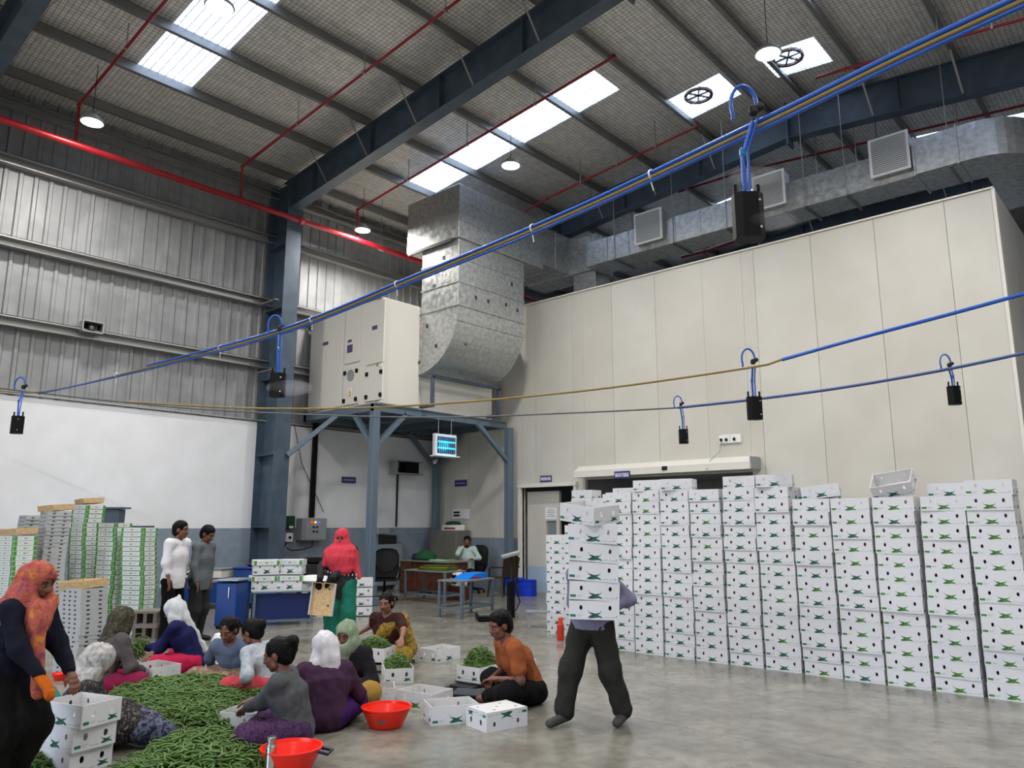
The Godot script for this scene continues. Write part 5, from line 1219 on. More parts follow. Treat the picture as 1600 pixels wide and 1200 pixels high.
	bxp(c2, "channel", M.black_soft, Vector3(0, 2.3, 0), Vector3(0.04, 1.5, 0.04), 0.005); bxp(c2, "switch_box", M.grey_paint, Vector3(0.03, 1.45, 0.45), Vector3(0.1, 0.16, 0.36), 0.01); bxp(c2, "starter", M.black_soft, Vector3(0.04, 1.22, 0.3), Vector3(0.12, 0.24, 0.5), 0.01)
	var wf := thing("wall_fan_unit", "grey bracket shelf with a dark speaker box in the corner", "speaker", Vector3(WALL_X + 0.2, 2.9, -12.9), PI / 2)
	bxp(wf, "shelf", M.grey_paint, Vector3(0, 0, 0), Vector3(0.9, 0.03, 0.36)); bxp(wf, "box", M.black, Vector3(0.1, 0.16, 0), Vector3(0.42, 0.28, 0.3), 0.01); bxp(wf, "top_rail", M.grey_paint, Vector3(0, 0.32, 0), Vector3(0.9, 0.03, 0.36)); bxp(wf, "bracket", M.grey_paint, Vector3(-0.42, 0.16, 0), Vector3(0.03, 0.3, 0.3))
	var cc := thing("security_camera", "small white security camera on the corner post", "camera", Vector3(-14.95, 3.25, -13.6), 0.6)
	ltp(cc, "body", M.white, [Vector2(0, -0.12), Vector2(0.05, -0.12), Vector2(0.05, 0.1), Vector2(0.03, 0.12), Vector2(0, 0.12)], 12, Transform3D(Basis(Vector3.RIGHT, PI / 2 + 0.3), Vector3.ZERO)); brp(cc, "arm", M.white, Vector3(0, 0, -0.05), Vector3(-0.1, 0.05, -0.25), 0.03, 0.03)
	var sw := thing("switch_board", "white switch board on the shaded panel wall", "switch", on_z(720, 803, COLD_Z + 0.02))
	bxp(sw, "plate", M.white, Vector3.ZERO, Vector3(0.62, 0.26, 0.03)); for s in [0.04, -0.04]: bxp(sw, "switch_row", M.black_soft, Vector3(-0.14, s, 0.02), Vector3(0.22, 0.05, 0.02))
	var ps := thing("horn_speaker", "small dark horn speaker on the steel wall rail", "speaker", on_x(143, 512, WALL_X + 0.1), PI / 2)
	mb = MB.new()
	for e in [[0, 0.1, 0, 0.36, 0.02], [0, -0.1, 0, 0.36, 0.02], [-0.18, 0, 0, 0.02, 0.2], [0.18, 0, 0, 0.02, 0.2]]: mb.box(Vector3(e[0], e[1], 0), Vector3(e[3], e[4], 0.2))
	part(mb, "frame", M.girt, ps); bxp(ps, "back", M.dark, Vector3(0, 0, -0.08), Vector3(0.34, 0.18, 0.02)); ltp(ps, "horn", M.black_soft, [Vector2(0.03, 0), Vector2(0.05, 0.06), Vector2(0.08, 0.1)], 14, Transform3D(Basis(Vector3.RIGHT, PI / 2), Vector3(0, 0, -0.02))); ltp(ps, "cone", M.grey_paint, [Vector2(0, 0.06), Vector2(0.04, 0.04), Vector2(0.045, 0.0)], 12, Transform3D(Basis(Vector3.RIGHT, PI / 2), Vector3(0, 0, -0.02)))
	var pb := thing("grey_board", "scuffed pale board leaning on the painted base behind the office chair", "board", Vector3(WALL_X + 0.16, 0, -12.1), PI / 2)
	bxp(pb, "sheet", mat(Color(0.5, 0.54, 0.57), 0.6), Vector3(0, 0.62, 0), Vector3(1.5, 1.0, 0.05), 0.005); for s in [-1, 1]: bxp(pb, "foot", M.grey_paint, Vector3(s * 0.6, 0.06, 0), Vector3(0.08, 0.12, 0.2))

func build_floor_things():
	var tub := func(at: Vector3, r: float, label: String, turn: float) -> Node3D:
		var o := thing("plastic_tub", label, "tub", at, turn)
		ltp(o, "bowl", M.tub, [Vector2(0, 0.004), Vector2(r * 0.62, 0.004), Vector2(r * 0.66, 0.012), Vector2(r * 0.93, r * 0.62), Vector2(r * 0.95, r * 0.7), Vector2(r, r * 0.72), Vector2(r, r * 0.76), Vector2(r * 0.93, r * 0.76), Vector2(r * 0.91, r * 0.66), Vector2(r * 0.63, 0.022), Vector2(0, 0.018)], 40)
		return o
	var a: Node3D = tub.call(fl(603, 1135), 0.205, "orange-red plastic tub with stickers beside the purple sweater", deg_to_rad(41.96))
	for e in [[-0.25, Color(0.6, 0.35, 0.15)], [0.0, Color(0.35, 0.4, 0.5)]]:
		var an: float = PI / 2 - e[0]; var R := 0.166
		bxp(a, "sticker", mat(e[1], 0.4), Vector3(cos(an) * R, 0.07, sin(an) * R) , Vector3(0.035, 0.032, 0.003), 0.0, Basis(Vector3.UP, -an + PI / 2) * Basis(Vector3.RIGHT, 0.5))
	var b: Node3D = tub.call(fl(454, 1205), 0.205, "orange-red plastic tub with blue handle beside the steel flask", 0.3)
	tbp(b, "handle", mat(Color(0.03, 0.05, 0.2), 0.4), [Vector3(0.17, 0.14, -0.1), Vector3(0.24, 0.13, -0.12), Vector3(0.25, 0.12, -0.06), Vector3(0.2, 0.14, -0.02)], 0.012, 6)
	tub.call(fl(571, 1052), 0.11, "small orange-red tub between the silver scale and the black jacket", 0.0)
	tub.call(fl(94, 1062), 0.09, "small orange-red tub beside the grey-brown top", 0.0)
	var f := thing("steel_flask", "brushed steel vacuum flask before the orange-red tub", "flask", fl(421, 1216))
	ltp(f, "body", M.chrome, [Vector2(0, 0), Vector2(0.036, 0), Vector2(0.036, 0.19), Vector2(0.03, 0.205), Vector2(0.027, 0.205)], 20)
	ltp(f, "cup", mat(Color(0.7, 0.7, 0.7), 0.3, 1.0), [Vector2(0.028, 0.205), Vector2(0.03, 0.245), Vector2(0.026, 0.252), Vector2(0, 0.252)], 20)
	var ad := thing("power_adapter", "small black power adapter with coiled cable on the floor", "adapter", fl(707, 1082), 0.3)
	bxp(ad, "block", M.black, Vector3(0, 0.02, 0), Vector3(0.07, 0.04, 0.05), 0.008); var coil := []
	for k in 30: coil.append(Vector3(-0.06 + 0.05 * cos(k * 0.6), 0.012 + 0.001 * k, 0.02 + 0.05 * sin(k * 0.6)))
	tbp(ad, "cable", M.black, coil, 0.006, 5)
	var rr := thing("scale_adapter", "small silver adapter with black lead beside the empty carton", "adapter", fl(648, 1036), 0.3)
	bxp(rr, "block", M.chrome, Vector3(0, 0.02, 0), Vector3(0.06, 0.04, 0.06), 0.008); tbp(rr, "lead", M.black, [Vector3(-0.02, 0.01, 0), Vector3(-0.12, 0.01, 0.03), Vector3(-0.16, 0.01, -0.08)], 0.006, 5)
	var wp := thing("white_sack", "crumpled white plastic bundle on the floor behind the grey-blue shirt", "bag", fl(345, 1015))
	ltp(wp, "bag", M.white, [Vector2(0, 0), Vector2(0.1, 0), Vector2(0.13, 0.1), Vector2(0.09, 0.2), Vector2(0, 0.22)], 12)
	var tq := thing("cloth_bundle", "turquoise and red cloth bundle beside the navy jacket", "cloth", fl(62, 1112), 0.4)
	ltp(tq, "turquoise_cloth", cloth(Color(0.12, 0.5, 0.47)), [Vector2(0, 0), Vector2(0.13, 0), Vector2(0.16, 0.1), Vector2(0.1, 0.2), Vector2(0, 0.24)], 12); ltp(tq, "red_cloth", cloth(Color(0.6, 0.04, 0.05)), [Vector2(0, 0), Vector2(0.1, 0), Vector2(0.11, 0.06), Vector2(0.08, 0.16), Vector2(0, 0.18)], 12, Transform3D(Basis(), Vector3(-0.12, 0, 0.14)))

# ---------------------------------------------------------------- people: distance fields meshed as surface nets
class Field:
	var lo: Vector3; var nx: int; var ny: int; var nz: int; var h: float; var k: float
	var a := PackedFloat32Array()
	func _init(bones: Array, hh: float, kk: float):
		h = hh; k = kk
		var l := Vector3.ONE * 1e9; var u := -l
		for b in bones:
			if b[0] == "c":
				var r: float = maxf(b[3], b[4]) * maxf(1.0, b[6] if b.size() > 6 else 1.0) + 2.5 / k
				l = l.min(b[1] - Vector3.ONE * r).min(b[2] - Vector3.ONE * r); u = u.max(b[1] + Vector3.ONE * r).max(b[2] + Vector3.ONE * r)
			else:
				var r2: float = maxf(b[2].x, maxf(b[2].y, b[2].z)) + 2.5 / k
				l = l.min(b[1] - Vector3.ONE * r2); u = u.max(b[1] + Vector3.ONE * r2)
		lo = l - Vector3.ONE * h; var s := (u - l) / h
		nx = int(s.x) + 4; ny = int(s.y) + 4; nz = int(s.z) + 4
		a.resize(nx * ny * nz)
		for b in bones:
			if b[0] == "c": cap(b[1], b[2], b[3], b[4], b[5] if b.size() > 6 else Vector3.RIGHT, b[6] if b.size() > 6 else 1.0)
			else: ell(b[1], b[2], b[3] if b.size() > 3 else Basis())
		for i in a.size(): a[i] = -log(a[i]) / k if a[i] > 0.0 else 1.0
	func cap(p: Vector3, q: Vector3, r0: float, r1: float, side: Vector3, f: float):
		var pad := 2.2 / k
		var rm := maxf(r0, r1) * maxf(f, 1.0) + pad
		var l := (p.min(q) - Vector3.ONE * rm - lo) / h; var u := (p.max(q) + Vector3.ONE * rm - lo) / h
		var ab := q - p; var l2 := maxf(ab.length_squared(), 1e-9); var sc := 1.0 - 1.0 / f; var flat := f != 1.0
		for iz in range(maxi(0, int(l.z)), mini(nz, int(u.z) + 2)):
			for iy in range(maxi(0, int(l.y)), mini(ny, int(u.y) + 2)):
				var row := (iz * ny + iy) * nx
				for ix in range(maxi(0, int(l.x)), mini(nx, int(u.x) + 2)):
					var ap := Vector3(lo.x + ix * h, lo.y + iy * h, lo.z + iz * h) - p
					var t := clampf(ap.dot(ab) / l2, 0.0, 1.0)
					var w := ap - ab * t
					if flat: w -= side * (w.dot(side) * sc)
					var d := w.length() - (r0 + (r1 - r0) * t)
					if d < pad: a[row + ix] += exp(-k * d)
	func ell(c: Vector3, r: Vector3, b: Basis):
		var pad := 2.2 / k; var rm := maxf(r.x, maxf(r.y, r.z)) + pad; var mr := minf(r.x, minf(r.y, r.z)); var bi := b.inverse()
		var l := (c - Vector3.ONE * rm - lo) / h; var u := (c + Vector3.ONE * rm - lo) / h
		for iz in range(maxi(0, int(l.z)), mini(nz, int(u.z) + 2)):
			for iy in range(maxi(0, int(l.y)), mini(ny, int(u.y) + 2)):
				var row := (iz * ny + iy) * nx
				for ix in range(maxi(0, int(l.x)), mini(nx, int(u.x) + 2)):
					var w := (bi * (Vector3(lo.x + ix * h, lo.y + iy * h, lo.z + iz * h) - c)) / r
					var d := (w.length() - 1.0) * mr
					if d < pad: a[row + ix] += exp(-k * d)
	func each(fn: Callable):
		for iz in nz: for iy in ny:
			var row := (iz * ny + iy) * nx
			for ix in nx:
				if a[row + ix] < 0.08: a[row + ix] = fn.call(Vector3(lo.x + ix * h, lo.y + iy * h, lo.z + iz * h), a[row + ix])
	func nets(out: Array):   # out: [verts, normals, indices]
		var base: int = out[0].size()
		var id := PackedInt32Array(); id.resize(a.size()); id.fill(-1)
		var V: PackedVector3Array = out[0]; var N: PackedVector3Array = out[1]; var I: PackedInt32Array = out[2]
		var sy := nx; var sz := nx * ny
		var off := [0, 1, sy, sy + 1, sz, sz + 1, sz + sy, sz + sy + 1]
		for iz in nz - 1: for iy in ny - 1:
			var row := (iz * ny + iy) * nx
			for ix in nx - 1:
				var o := row + ix
				var d0 := a[o]
				if d0 > 0.5 and a[o + sz + sy + 1] > 0.5: continue
				var d1 := a[o + 1]; var d2 := a[o + sy]; var d3 := a[o + sy + 1]; var d4 := a[o + sz]; var d5 := a[o + sz + 1]; var d6 := a[o + sz + sy]; var d7 := a[o + sz + sy + 1]
				var neg := int(d0 < 0) + int(d1 < 0) + int(d2 < 0) + int(d3 < 0) + int(d4 < 0) + int(d5 < 0) + int(d6 < 0) + int(d7 < 0)
				if neg == 0 or neg == 8: continue
				var D := [d0, d1, d2, d3, d4, d5, d6, d7]
				var s := Vector3.ZERO; var c := 0
				for e in EDGES:
					var x: float = D[e[0]]; var y: float = D[e[1]]
					if (x < 0) != (y < 0):
						var t := x / (x - y)
						s += (CORN[e[0]] as Vector3).lerp(CORN[e[1]], t); c += 1
				s /= c
				id[o] = base + V.size() - base
				V.append(lo + (Vector3(ix, iy, iz) + s) * h)
				for j in 8: if D[j] > 0.3: D[j] = h * 1.2
				var g := Vector3(D[1] + D[3] + D[5] + D[7] - D[0] - D[2] - D[4] - D[6], D[2] + D[3] + D[6] + D[7] - D[0] - D[1] - D[4] - D[5], D[4] + D[5] + D[6] + D[7] - D[0] - D[1] - D[2] - D[3])
				N.append(g.normalized())
		for iz in range(1, nz - 1): for iy in range(1, ny - 1):
			var row := (iz * ny + iy) * nx
			for ix in range(1, nx - 1):
				var o := row + ix
				var n0 := a[o] < 0
				for ax in 3:
					var st: int = [1, sy, sz][ax]
					if n0 == (a[o + st] < 0): continue
					var u: int = [sy, sz, 1][ax]; var w: int = [sz, 1, sy][ax]
					var q := [id[o], id[o - u], id[o - u - w], id[o - w]]
					if q.min() < 0: continue
					if n0: I.append_array(PackedInt32Array([q[0], q[2], q[1], q[0], q[3], q[2]]))
					else: I.append_array(PackedInt32Array([q[0], q[1], q[2], q[0], q[2], q[3]]))
		out[0] = V; out[1] = N; out[2] = I
	const CORN := [Vector3(0, 0, 0), Vector3(1, 0, 0), Vector3(0, 1, 0), Vector3(1, 1, 0), Vector3(0, 0, 1), Vector3(1, 0, 1), Vector3(0, 1, 1), Vector3(1, 1, 1)]
	const EDGES := [[0, 1], [2, 3], [4, 5], [6, 7], [0, 2], [1, 3], [4, 6], [5, 7], [0, 4], [1, 5], [2, 6], [3, 7]]

var folds := FastNoiseLite.new()
func fresh() -> Array: return [PackedVector3Array(), PackedVector3Array(), PackedInt32Array()]
func net_mesh(out: Array, called: String, m: Material, parent: Node) -> MeshInstance3D:
	var arr := []; arr.resize(Mesh.ARRAY_MAX)
	arr[Mesh.ARRAY_VERTEX] = out[0]; arr[Mesh.ARRAY_NORMAL] = out[1]; arr[Mesh.ARRAY_INDEX] = out[2]
	var am := ArrayMesh.new(); am.add_surface_from_arrays(Mesh.PRIMITIVE_TRIANGLES, arr)
	am.surface_set_material(0, m)
	return put(am, called, null, parent)
func cloth_part(bones: Array, called: String, m: Material, parent: Node, cuts := [], wr := 0.007, freq := 9.0, h := 0.014, k := 55.0, ay := 0.7) -> MeshInstance3D:
	var f := Field.new(bones, h, k)
	folds.frequency = freq
	f.each(func(p: Vector3, d: float) -> float:
		d += wr * folds.get_noise_3d(p.x, p.y * ay, p.z)
		for c in cuts:
			if c[0] == "p": d = maxf(d, (p - c[1]).dot(c[2]))
			else:
				var w: Vector3 = ((c[3] as Basis).inverse() * (p - c[1])) / c[2]
				d = maxf(d, -(w.length() - 1.0) * minf(c[2].x, minf(c[2].y, c[2].z)))
		return d)
	var o := fresh(); f.nets(o)
	return net_mesh(o, called, m, parent)
func ik(a: Vector3, c: Vector3, l1: float, l2: float, hint: Vector3) -> Array:   # [elbow, end]
	var d := c - a; var L := minf(d.length(), (l1 + l2) * 0.985)
	d = d.normalized()
	var x := (l1 * l1 - l2 * l2 + L * L) / (2 * L); var y := sqrt(maxf(0.0, l1 * l1 - x * x))
	var s := (hint - d * hint.dot(d)).normalized()
	return [a + d * x + s * y, a + d * L]

func hand_bones(w: Vector3, dir: Vector3, up: Vector3, side: float, curl: float, s := 1.0) -> Array:
	# palm and five fingers; up = back of the hand, side: +1 thumb on +x of the hand's own axes
	var z := dir.normalized(); var y := (up - z * up.dot(z)).normalized(); var x := y.cross(z) * side
	var B := []
	var pc := w + z * 0.045 * s
	B.append(["c", w - z * 0.01, pc, 0.021 * s, 0.022 * s, x, 1.35]); B.append(["c", pc - z * 0.01, w + z * 0.075 * s, 0.016 * s, 0.014 * s, x, 2.1])
	for i in 4:
		var o := (i - 1.5) * 0.0195 * s; var p := w + z * 0.082 * s + x * -o
		var L: float = [0.066, 0.075, 0.07, 0.054][i] * s
		var d1 := (z * cos(curl * 0.5) - y * sin(curl * 0.5)); var d2 := (z * cos(curl * 1.2) - y * sin(curl * 1.2)); var d3 := (z * cos(curl * 1.7) - y * sin(curl * 1.7))
		var p1 := p + d1 * L * 0.45; var p2 := p1 + d2 * L * 0.32; var p3 := p2 + d3 * L * 0.24
		B.append(["c", p - z * 0.01, p1, 0.0088 * s, 0.0083 * s]); B.append(["c", p1, p2, 0.0083 * s, 0.0078 * s]); B.append(["c", p2, p3, 0.0076 * s, 0.0066 * s])
	var t0 := w + z * 0.03 * s + x * 0.024 * s; var t1 := t0 + (z * 0.7 + x * 0.7 - y * 0.25).normalized() * 0.036 * s; var t2 := t1 + (z * 0.95 + x * 0.15 - y * 0.35).normalized() * 0.03 * s
	B.append(["c", t0 - x * 0.01, t1, 0.013 * s, 0.0105 * s]); B.append(["c", t1, t2, 0.0102 * s, 0.008 * s])
	return B
func head_bones(hc: Vector3, b: Basis, s: float) -> Array:
	var P := func(x, y, z): return hc + b * Vector3(x, y, z) * s
	return [["e", P.call(0, 0.03, -0.012), Vector3(0.074, 0.088, 0.094) * s, b], ["e", P.call(0, -0.035, 0.03), Vector3(0.057, 0.076, 0.058) * s, b], ["c", P.call(0, -0.093, 0.052), P.call(0, -0.097, 0.058), 0.022 * s, 0.018 * s],
		["c", P.call(-0.036, -0.068, 0.025), P.call(0.036, -0.068, 0.025), 0.028 * s, 0.028 * s],
		["c", P.call(0, 0.006, 0.084), P.call(0, -0.03, 0.1), 0.009 * s, 0.013 * s], ["c", P.call(-0.014, -0.033, 0.088), P.call(0.014, -0.033, 0.088), 0.009 * s, 0.009 * s],
		["c", P.call(-0.036, 0.022, 0.07), P.call(0.036, 0.022, 0.07), 0.013 * s, 0.013 * s], ["c", P.call(-0.04, -0.025, 0.058), P.call(-0.036, -0.03, 0.06), 0.018 * s, 0.018 * s], ["c", P.call(0.04, -0.025, 0.058), P.call(0.036, -0.03, 0.06), 0.018 * s, 0.018 * s],
		["c", P.call(-0.014, -0.06, 0.082), P.call(0.014, -0.06, 0.082), 0.0085 * s, 0.0085 * s],
		["e", P.call(-0.077, -0.008, -0.004), Vector3(0.011, 0.03, 0.02) * s, b], ["e", P.call(0.077, -0.008, -0.004), Vector3(0.011, 0.03, 0.02) * s, b]]

# one person; joints in the person's own axes: facing +z, +x is the person's left
func person(o: Dictionary) -> Node3D:
	var a := deg_to_rad(o.face)      # 0 faces the photographer, 90 faces the right of the view
	var yaw := deg_to_rad(41.96)
	var toward := Vector3(sin(yaw), 0, cos(yaw)) * cos(a) + Vector3(cos(yaw), 0, -sin(yaw)) * sin(a)
	var root := thing("person", o.label, "person", o.at, atan2(toward.x, toward.z))
	var inv := root.transform.affine_inverse()
	var s: float = o.get("s", 1.0)
	var sit: bool = o.get("sit", true)
	var top: float = o.h
	var ph: float = 0.11 if sit else o.get("hip", 0.88)
	var lean: float = o.get("lean", 0.3)
	var T: float = o.get("torso", 0.5) * s if not sit else (top - ph - 0.215 * s) / cos(lean)
	var pel := Vector3(0, ph, 0)
	var tw: float = o.get("twist", 0.0); var tilt: float = o.get("tilt", 0.0)
	var up := Vector3(sin(tilt), cos(lean), sin(lean)).normalized(); var left := Vector3(cos(tw), 0, -sin(tw))
	left = (left - up * left.dot(up)).normalized(); var fwd := left.cross(up)
	var chest := pel + up * T * 0.62 + fwd * -0.02 * sin(lean); var neck := pel + up * T
	var hb: Basis = Basis(Vector3.UP, o.get("look", 0.0)) * Basis(Vector3.RIGHT, o.get("nod", lean * 0.6)) * Basis(Vector3.BACK, o.get("cock", 0.0))
	var hc := neck + up * 0.045 * s + Vector3(0, 0.078, 0.03) * s
	var sw: float = o.get("shoulder", 0.165) * s
	var sh := [neck - up * 0.055 * s + left * sw, neck - up * 0.055 * s - left * sw]
	var hipj := [pel + left * 0.09 * s, pel - left * 0.09 * s]
	var knees: Array; var ankles: Array; var toes: Array
	if sit:
		knees = o.get("knees", [Vector3(0.31, 0.13, 0.27), Vector3(-0.31, 0.13, 0.27)])
		ankles = o.get("ankles", [Vector3(-0.1, 0.07, 0.33), Vector3(0.1, 0.065, 0.28)])
		toes = o.get("toes", [ankles[0] + Vector3(-0.12, -0.03, 0.06), ankles[1] + Vector3(0.12, -0.025, 0.04)])
	else:
		knees = o.get("knees", [Vector3(0.1, ph * 0.52, 0.03), Vector3(-0.1, ph * 0.52, 0.03)])
		ankles = o.get("ankles", [Vector3(0.1, 0.08, -0.02), Vector3(-0.1, 0.08, -0.02)])
		toes = o.get("toes", [ankles[0] + Vector3(0.03, -0.05, 0.15), ankles[1] + Vector3(-0.03, -0.05, 0.15)])
	var hands: Array = o.get("hands", [Vector3(0.2, 0.2, 0.36), Vector3(-0.2, 0.2, 0.36)])
	if o.has("hands_world"): hands = o.hands_world.map(func(p): return inv * p)
	var elb := []; var wr := []
	for i in 2:
		var r := ik(sh[i], hands[i], 0.255 * s, 0.225 * s, o.get("elbow_hint", [Vector3(0.7, -0.6, -0.5), Vector3(-0.7, -0.6, -0.5)])[i])
		elb.append(r[0]); wr.append(r[1])
	# body: one mesh of limbs, head and hands
	var skin: Material = o.get("skin", M.skin)
	var B := [["c", pel, chest, 0.105 * s, 0.1 * s, left, 1.3], ["c", chest, neck - up * 0.09 * s, 0.1 * s, 0.07 * s, left, 1.5], ["c", sh[0] - left * 0.03, sh[1] + left * 0.03, 0.045 * s, 0.045 * s], ["c", neck - up * 0.05, hc + hb * Vector3(0, -0.05, -0.02) * s, 0.055 * s, 0.048 * s]]
	for i in 2:
		B.append(["c", sh[i], elb[i], 0.045 * s, 0.036 * s]); B.append(["c", elb[i], wr[i], 0.036 * s, 0.024 * s])
		B.append(["c", hipj[i], knees[i], 0.082 * s, 0.054 * s]); B.append(["c", knees[i], ankles[i], 0.052 * s, 0.034 * s]); B.append(["c", ankles[i] - Vector3(0, 0.02, 0), toes[i], 0.033 * s, 0.022 * s, Vector3.RIGHT, 1.2])
	var out := fresh()
	Field.new(B, 0.016, 70.0).nets(out)
	Field.new(head_bones(hc, hb, s), o.get("head_cell", 0.0075), 190.0).nets(out)
	for i in 2:
		if o.get("no_hands", false): break
		var hd: Vector3 = o.get("hand_dir", [null, null])[i] if o.has("hand_dir") and o.hand_dir[i] != null else (wr[i] - elb[i]).normalized() + Vector3(0, -0.1, 0)
		Field.new(hand_bones(wr[i], hd, o.get("hand_up", [Vector3.UP, Vector3.UP])[i], -1.0 if i == 0 else 1.0, o.get("curl", 0.45), s), 0.0052, 300.0).nets(out)
		if o.has("gloves") and o.gloves[i]:
			var gb := hand_bones(wr[i], hd, o.get("hand_up", [Vector3.UP, Vector3.UP])[i], -1.0 if i == 0 else 1.0, o.get("curl", 0.45), s)
			for e in gb: e[3] += 0.005; e[4] += 0.005
			gb.append(["c", wr[i], wr[i].lerp(elb[i], 0.2), 0.033 * s, 0.038 * s])
			cloth_part(gb, "glove", o.gloves[i], root, [], 0.002, 20.0, 0.007, 200.0)
	var body := net_mesh(out, "body", skin, root)
	if not o.get("faceless", false):
		for sx in [-1, 1]:
			var e := MB.new(); e.lathe([Vector2(0, -0.005), Vector2(0.008, -0.003), Vector2(0.0105, 0), Vector2(0.008, 0.003), Vector2(0, 0.005)], 10, Transform3D(hb * s, hc + hb * Vector3(sx * 0.031, -0.001, 0.077) * s)); var eye := part(e, "eye", M.eye, body)
			e = MB.new(); e.lathe([Vector2(0, -0.006), Vector2(0.0055, -0.003), Vector2(0.006, 0), Vector2(0.0055, 0.003), Vector2(0, 0.006)], 8, Transform3D(hb * s, hc + hb * Vector3(sx * 0.031, -0.001, 0.0845) * s)); part(e, "iris", M.hair, eye)
			e = MB.new(); e.tube([hc + hb * Vector3(sx * 0.014, 0.02, 0.087) * s, hc + hb * Vector3(sx * 0.032, 0.026, 0.084) * s, hc + hb * Vector3(sx * 0.048, 0.021, 0.073) * s], 0.0038 * s, 5); part(e, "eyebrow", M.hair, body)
		var l := MB.new(); l.tube([hc + hb * Vector3(-0.021, -0.061, 0.086) * s, hc + hb * Vector3(-0.008, -0.058, 0.0925) * s, hc + hb * Vector3(0.008, -0.058, 0.0925) * s, hc + hb * Vector3(0.021, -0.061, 0.086) * s], 0.0055 * s, 6); part(l, "lips", M.lip, body)
	# clothes
	var g: float = o.get("loose", 0.014)
	var tb := [["c", pel + up * 0.0, chest, (0.105 + g) * s, (0.1 + g) * s, left, 1.32], ["c", chest, neck - up * 0.085 * s, (0.102 + g) * s, (0.072 + g * 0.6) * s, left, 1.48], ["c", sh[0] - left * 0.02, sh[1] + left * 0.02, (0.048 + g * 0.7) * s, (0.048 + g * 0.7) * s]]
	if not sit or o.has("hem"): tb.append(["c", pel + up * 0.05, pel - up * (o.get("hem", 0.1) + 0.12), (0.112 + g) * s, (0.12 + g) * s, left, 1.3])
	var sl: float = o.get("sleeve", 0.97)
	var cuts := []
	if not sit: cuts.append(["p", pel - up * o.get("hem", 0.1), -up])
	for i in 2:
		tb.append(["c", sh[i], elb[i] if sl > 0.55 else sh[i].lerp(elb[i], sl * 2.0), (0.046 + g * 0.7) * s, (0.038 + g * (0.6 if sl > 0.55 else 1.1)) * s])
		if sl > 0.55: tb.append(["c", elb[i], elb[i].lerp(wr[i], (sl - 0.5) * 2), (0.038 + g * 0.6) * s, (0.027 + g * 0.5) * s])
	cuts.append(["e", neck + up * 0.03 + fwd * 0.02, Vector3(0.062, 0.06, 0.062) * s, Basis()])
	if o.has("top"): cloth_part(tb, o.get("top_name", "shirt"), o.top, root, cuts, o.get("wr", 0.012), o.get("fr", 9.0))
	var lg: float = o.get("leg_loose", 0.02)
	var lb := [["c", pel + Vector3(0, 0.03, 0), pel, 0.105 * s, 0.115 * s, left, 1.25]]
	for i in 2:
		lb.append(["c", hipj[i], knees[i], (0.086 + lg * 0.7) * s, (0.06 + lg) * s]); lb.append(["c", knees[i], knees[i].lerp(ankles[i], o.get("leg_to", 0.93)), (0.06 + lg) * s, (0.042 + lg * o.get("flare", 1.0)) * s])
	if o.get("skirt", false):
		lb.append(["c", (knees[0] + pel) / 2, (knees[1] + pel) / 2, 0.09, 0.09]); lb.append(["c", knees[0].lerp(ankles[0], 0.3), knees[1].lerp(ankles[1], 0.3), 0.07, 0.07]); lb.append(["e", Vector3(0, 0.09, 0.2), Vector3(0.27, 0.09, 0.2)])
	if o.has("bottom"): cloth_part(lb, o.get("bottom_name", "trousers"), o.bottom, root, [["p", Vector3(0, 0.006 - o.at.y, 0), Vector3(0, -1, 0)]], 0.014, 8.0)
	if o.has("shoes"):
		for i in 2: cloth_part([["c", ankles[i] - Vector3(0, 0.035, 0) - (toes[i] - ankles[i]) * 0.25, toes[i], 0.042, 0.034, Vector3.RIGHT, 1.15]], "shoe", o.shoes, root, [["p", Vector3(0, 0.004, 0), Vector3(0, -1, 0)]], 0.0, 9.0, 0.01)
	# hair or scarf
	var H := func(x, y, z): return hc + hb * Vector3(x, y, z) * s
	match o.get("cover", "hair"):
		"hair", "bun":
			var hr := [["e", H.call(0, 0.035, -0.022), Vector3(0.085, 0.095, 0.1) * s, hb], ["e", H.call(0, -0.02, -0.055), Vector3(0.075, 0.08, 0.06) * s, hb]]
			if o.cover == "bun": hr.append_array([["e", H.call(0, o.get("bun_y", 0.02), -0.135), Vector3(0.05, 0.05, 0.045) * s, hb], ["c", H.call(0, -0.04, -0.08), H.call(0, 0, -0.12), 0.04 * s, 0.035 * s]])
			else: hr.append(["e", H.call(0, 0.078, -0.002), Vector3(0.066, 0.042, 0.066) * s, hb])
			cloth_part(hr, "hair", M.hair, root, [["e", H.call(0, -0.045, 0.085), Vector3(0.074, 0.095, 0.075) * s, hb], ["e", H.call(0.085, -0.03, 0.02), Vector3(0.03, 0.05, 0.045) * s, hb], ["e", H.call(-0.085, -0.03, 0.02), Vector3(0.03, 0.05, 0.045) * s, hb]], 0.006, 26.0, 0.008, 110.0)
			if o.get("beard", false): cloth_part([["c", H.call(-0.05, -0.05, 0.02), H.call(-0.02, -0.098, 0.055), 0.018, 0.02], ["c", H.call(0.05, -0.05, 0.02), H.call(0.02, -0.098, 0.055), 0.018, 0.02], ["c", H.call(-0.02, -0.1, 0.056), H.call(0.02, -0.1, 0.056), 0.02, 0.02], ["c", H.call(-0.02, -0.046, 0.09), H.call(0.02, -0.046, 0.09), 0.006, 0.006]], "beard", M.hair, root, [], 0.004, 30.0, 0.007, 140.0)
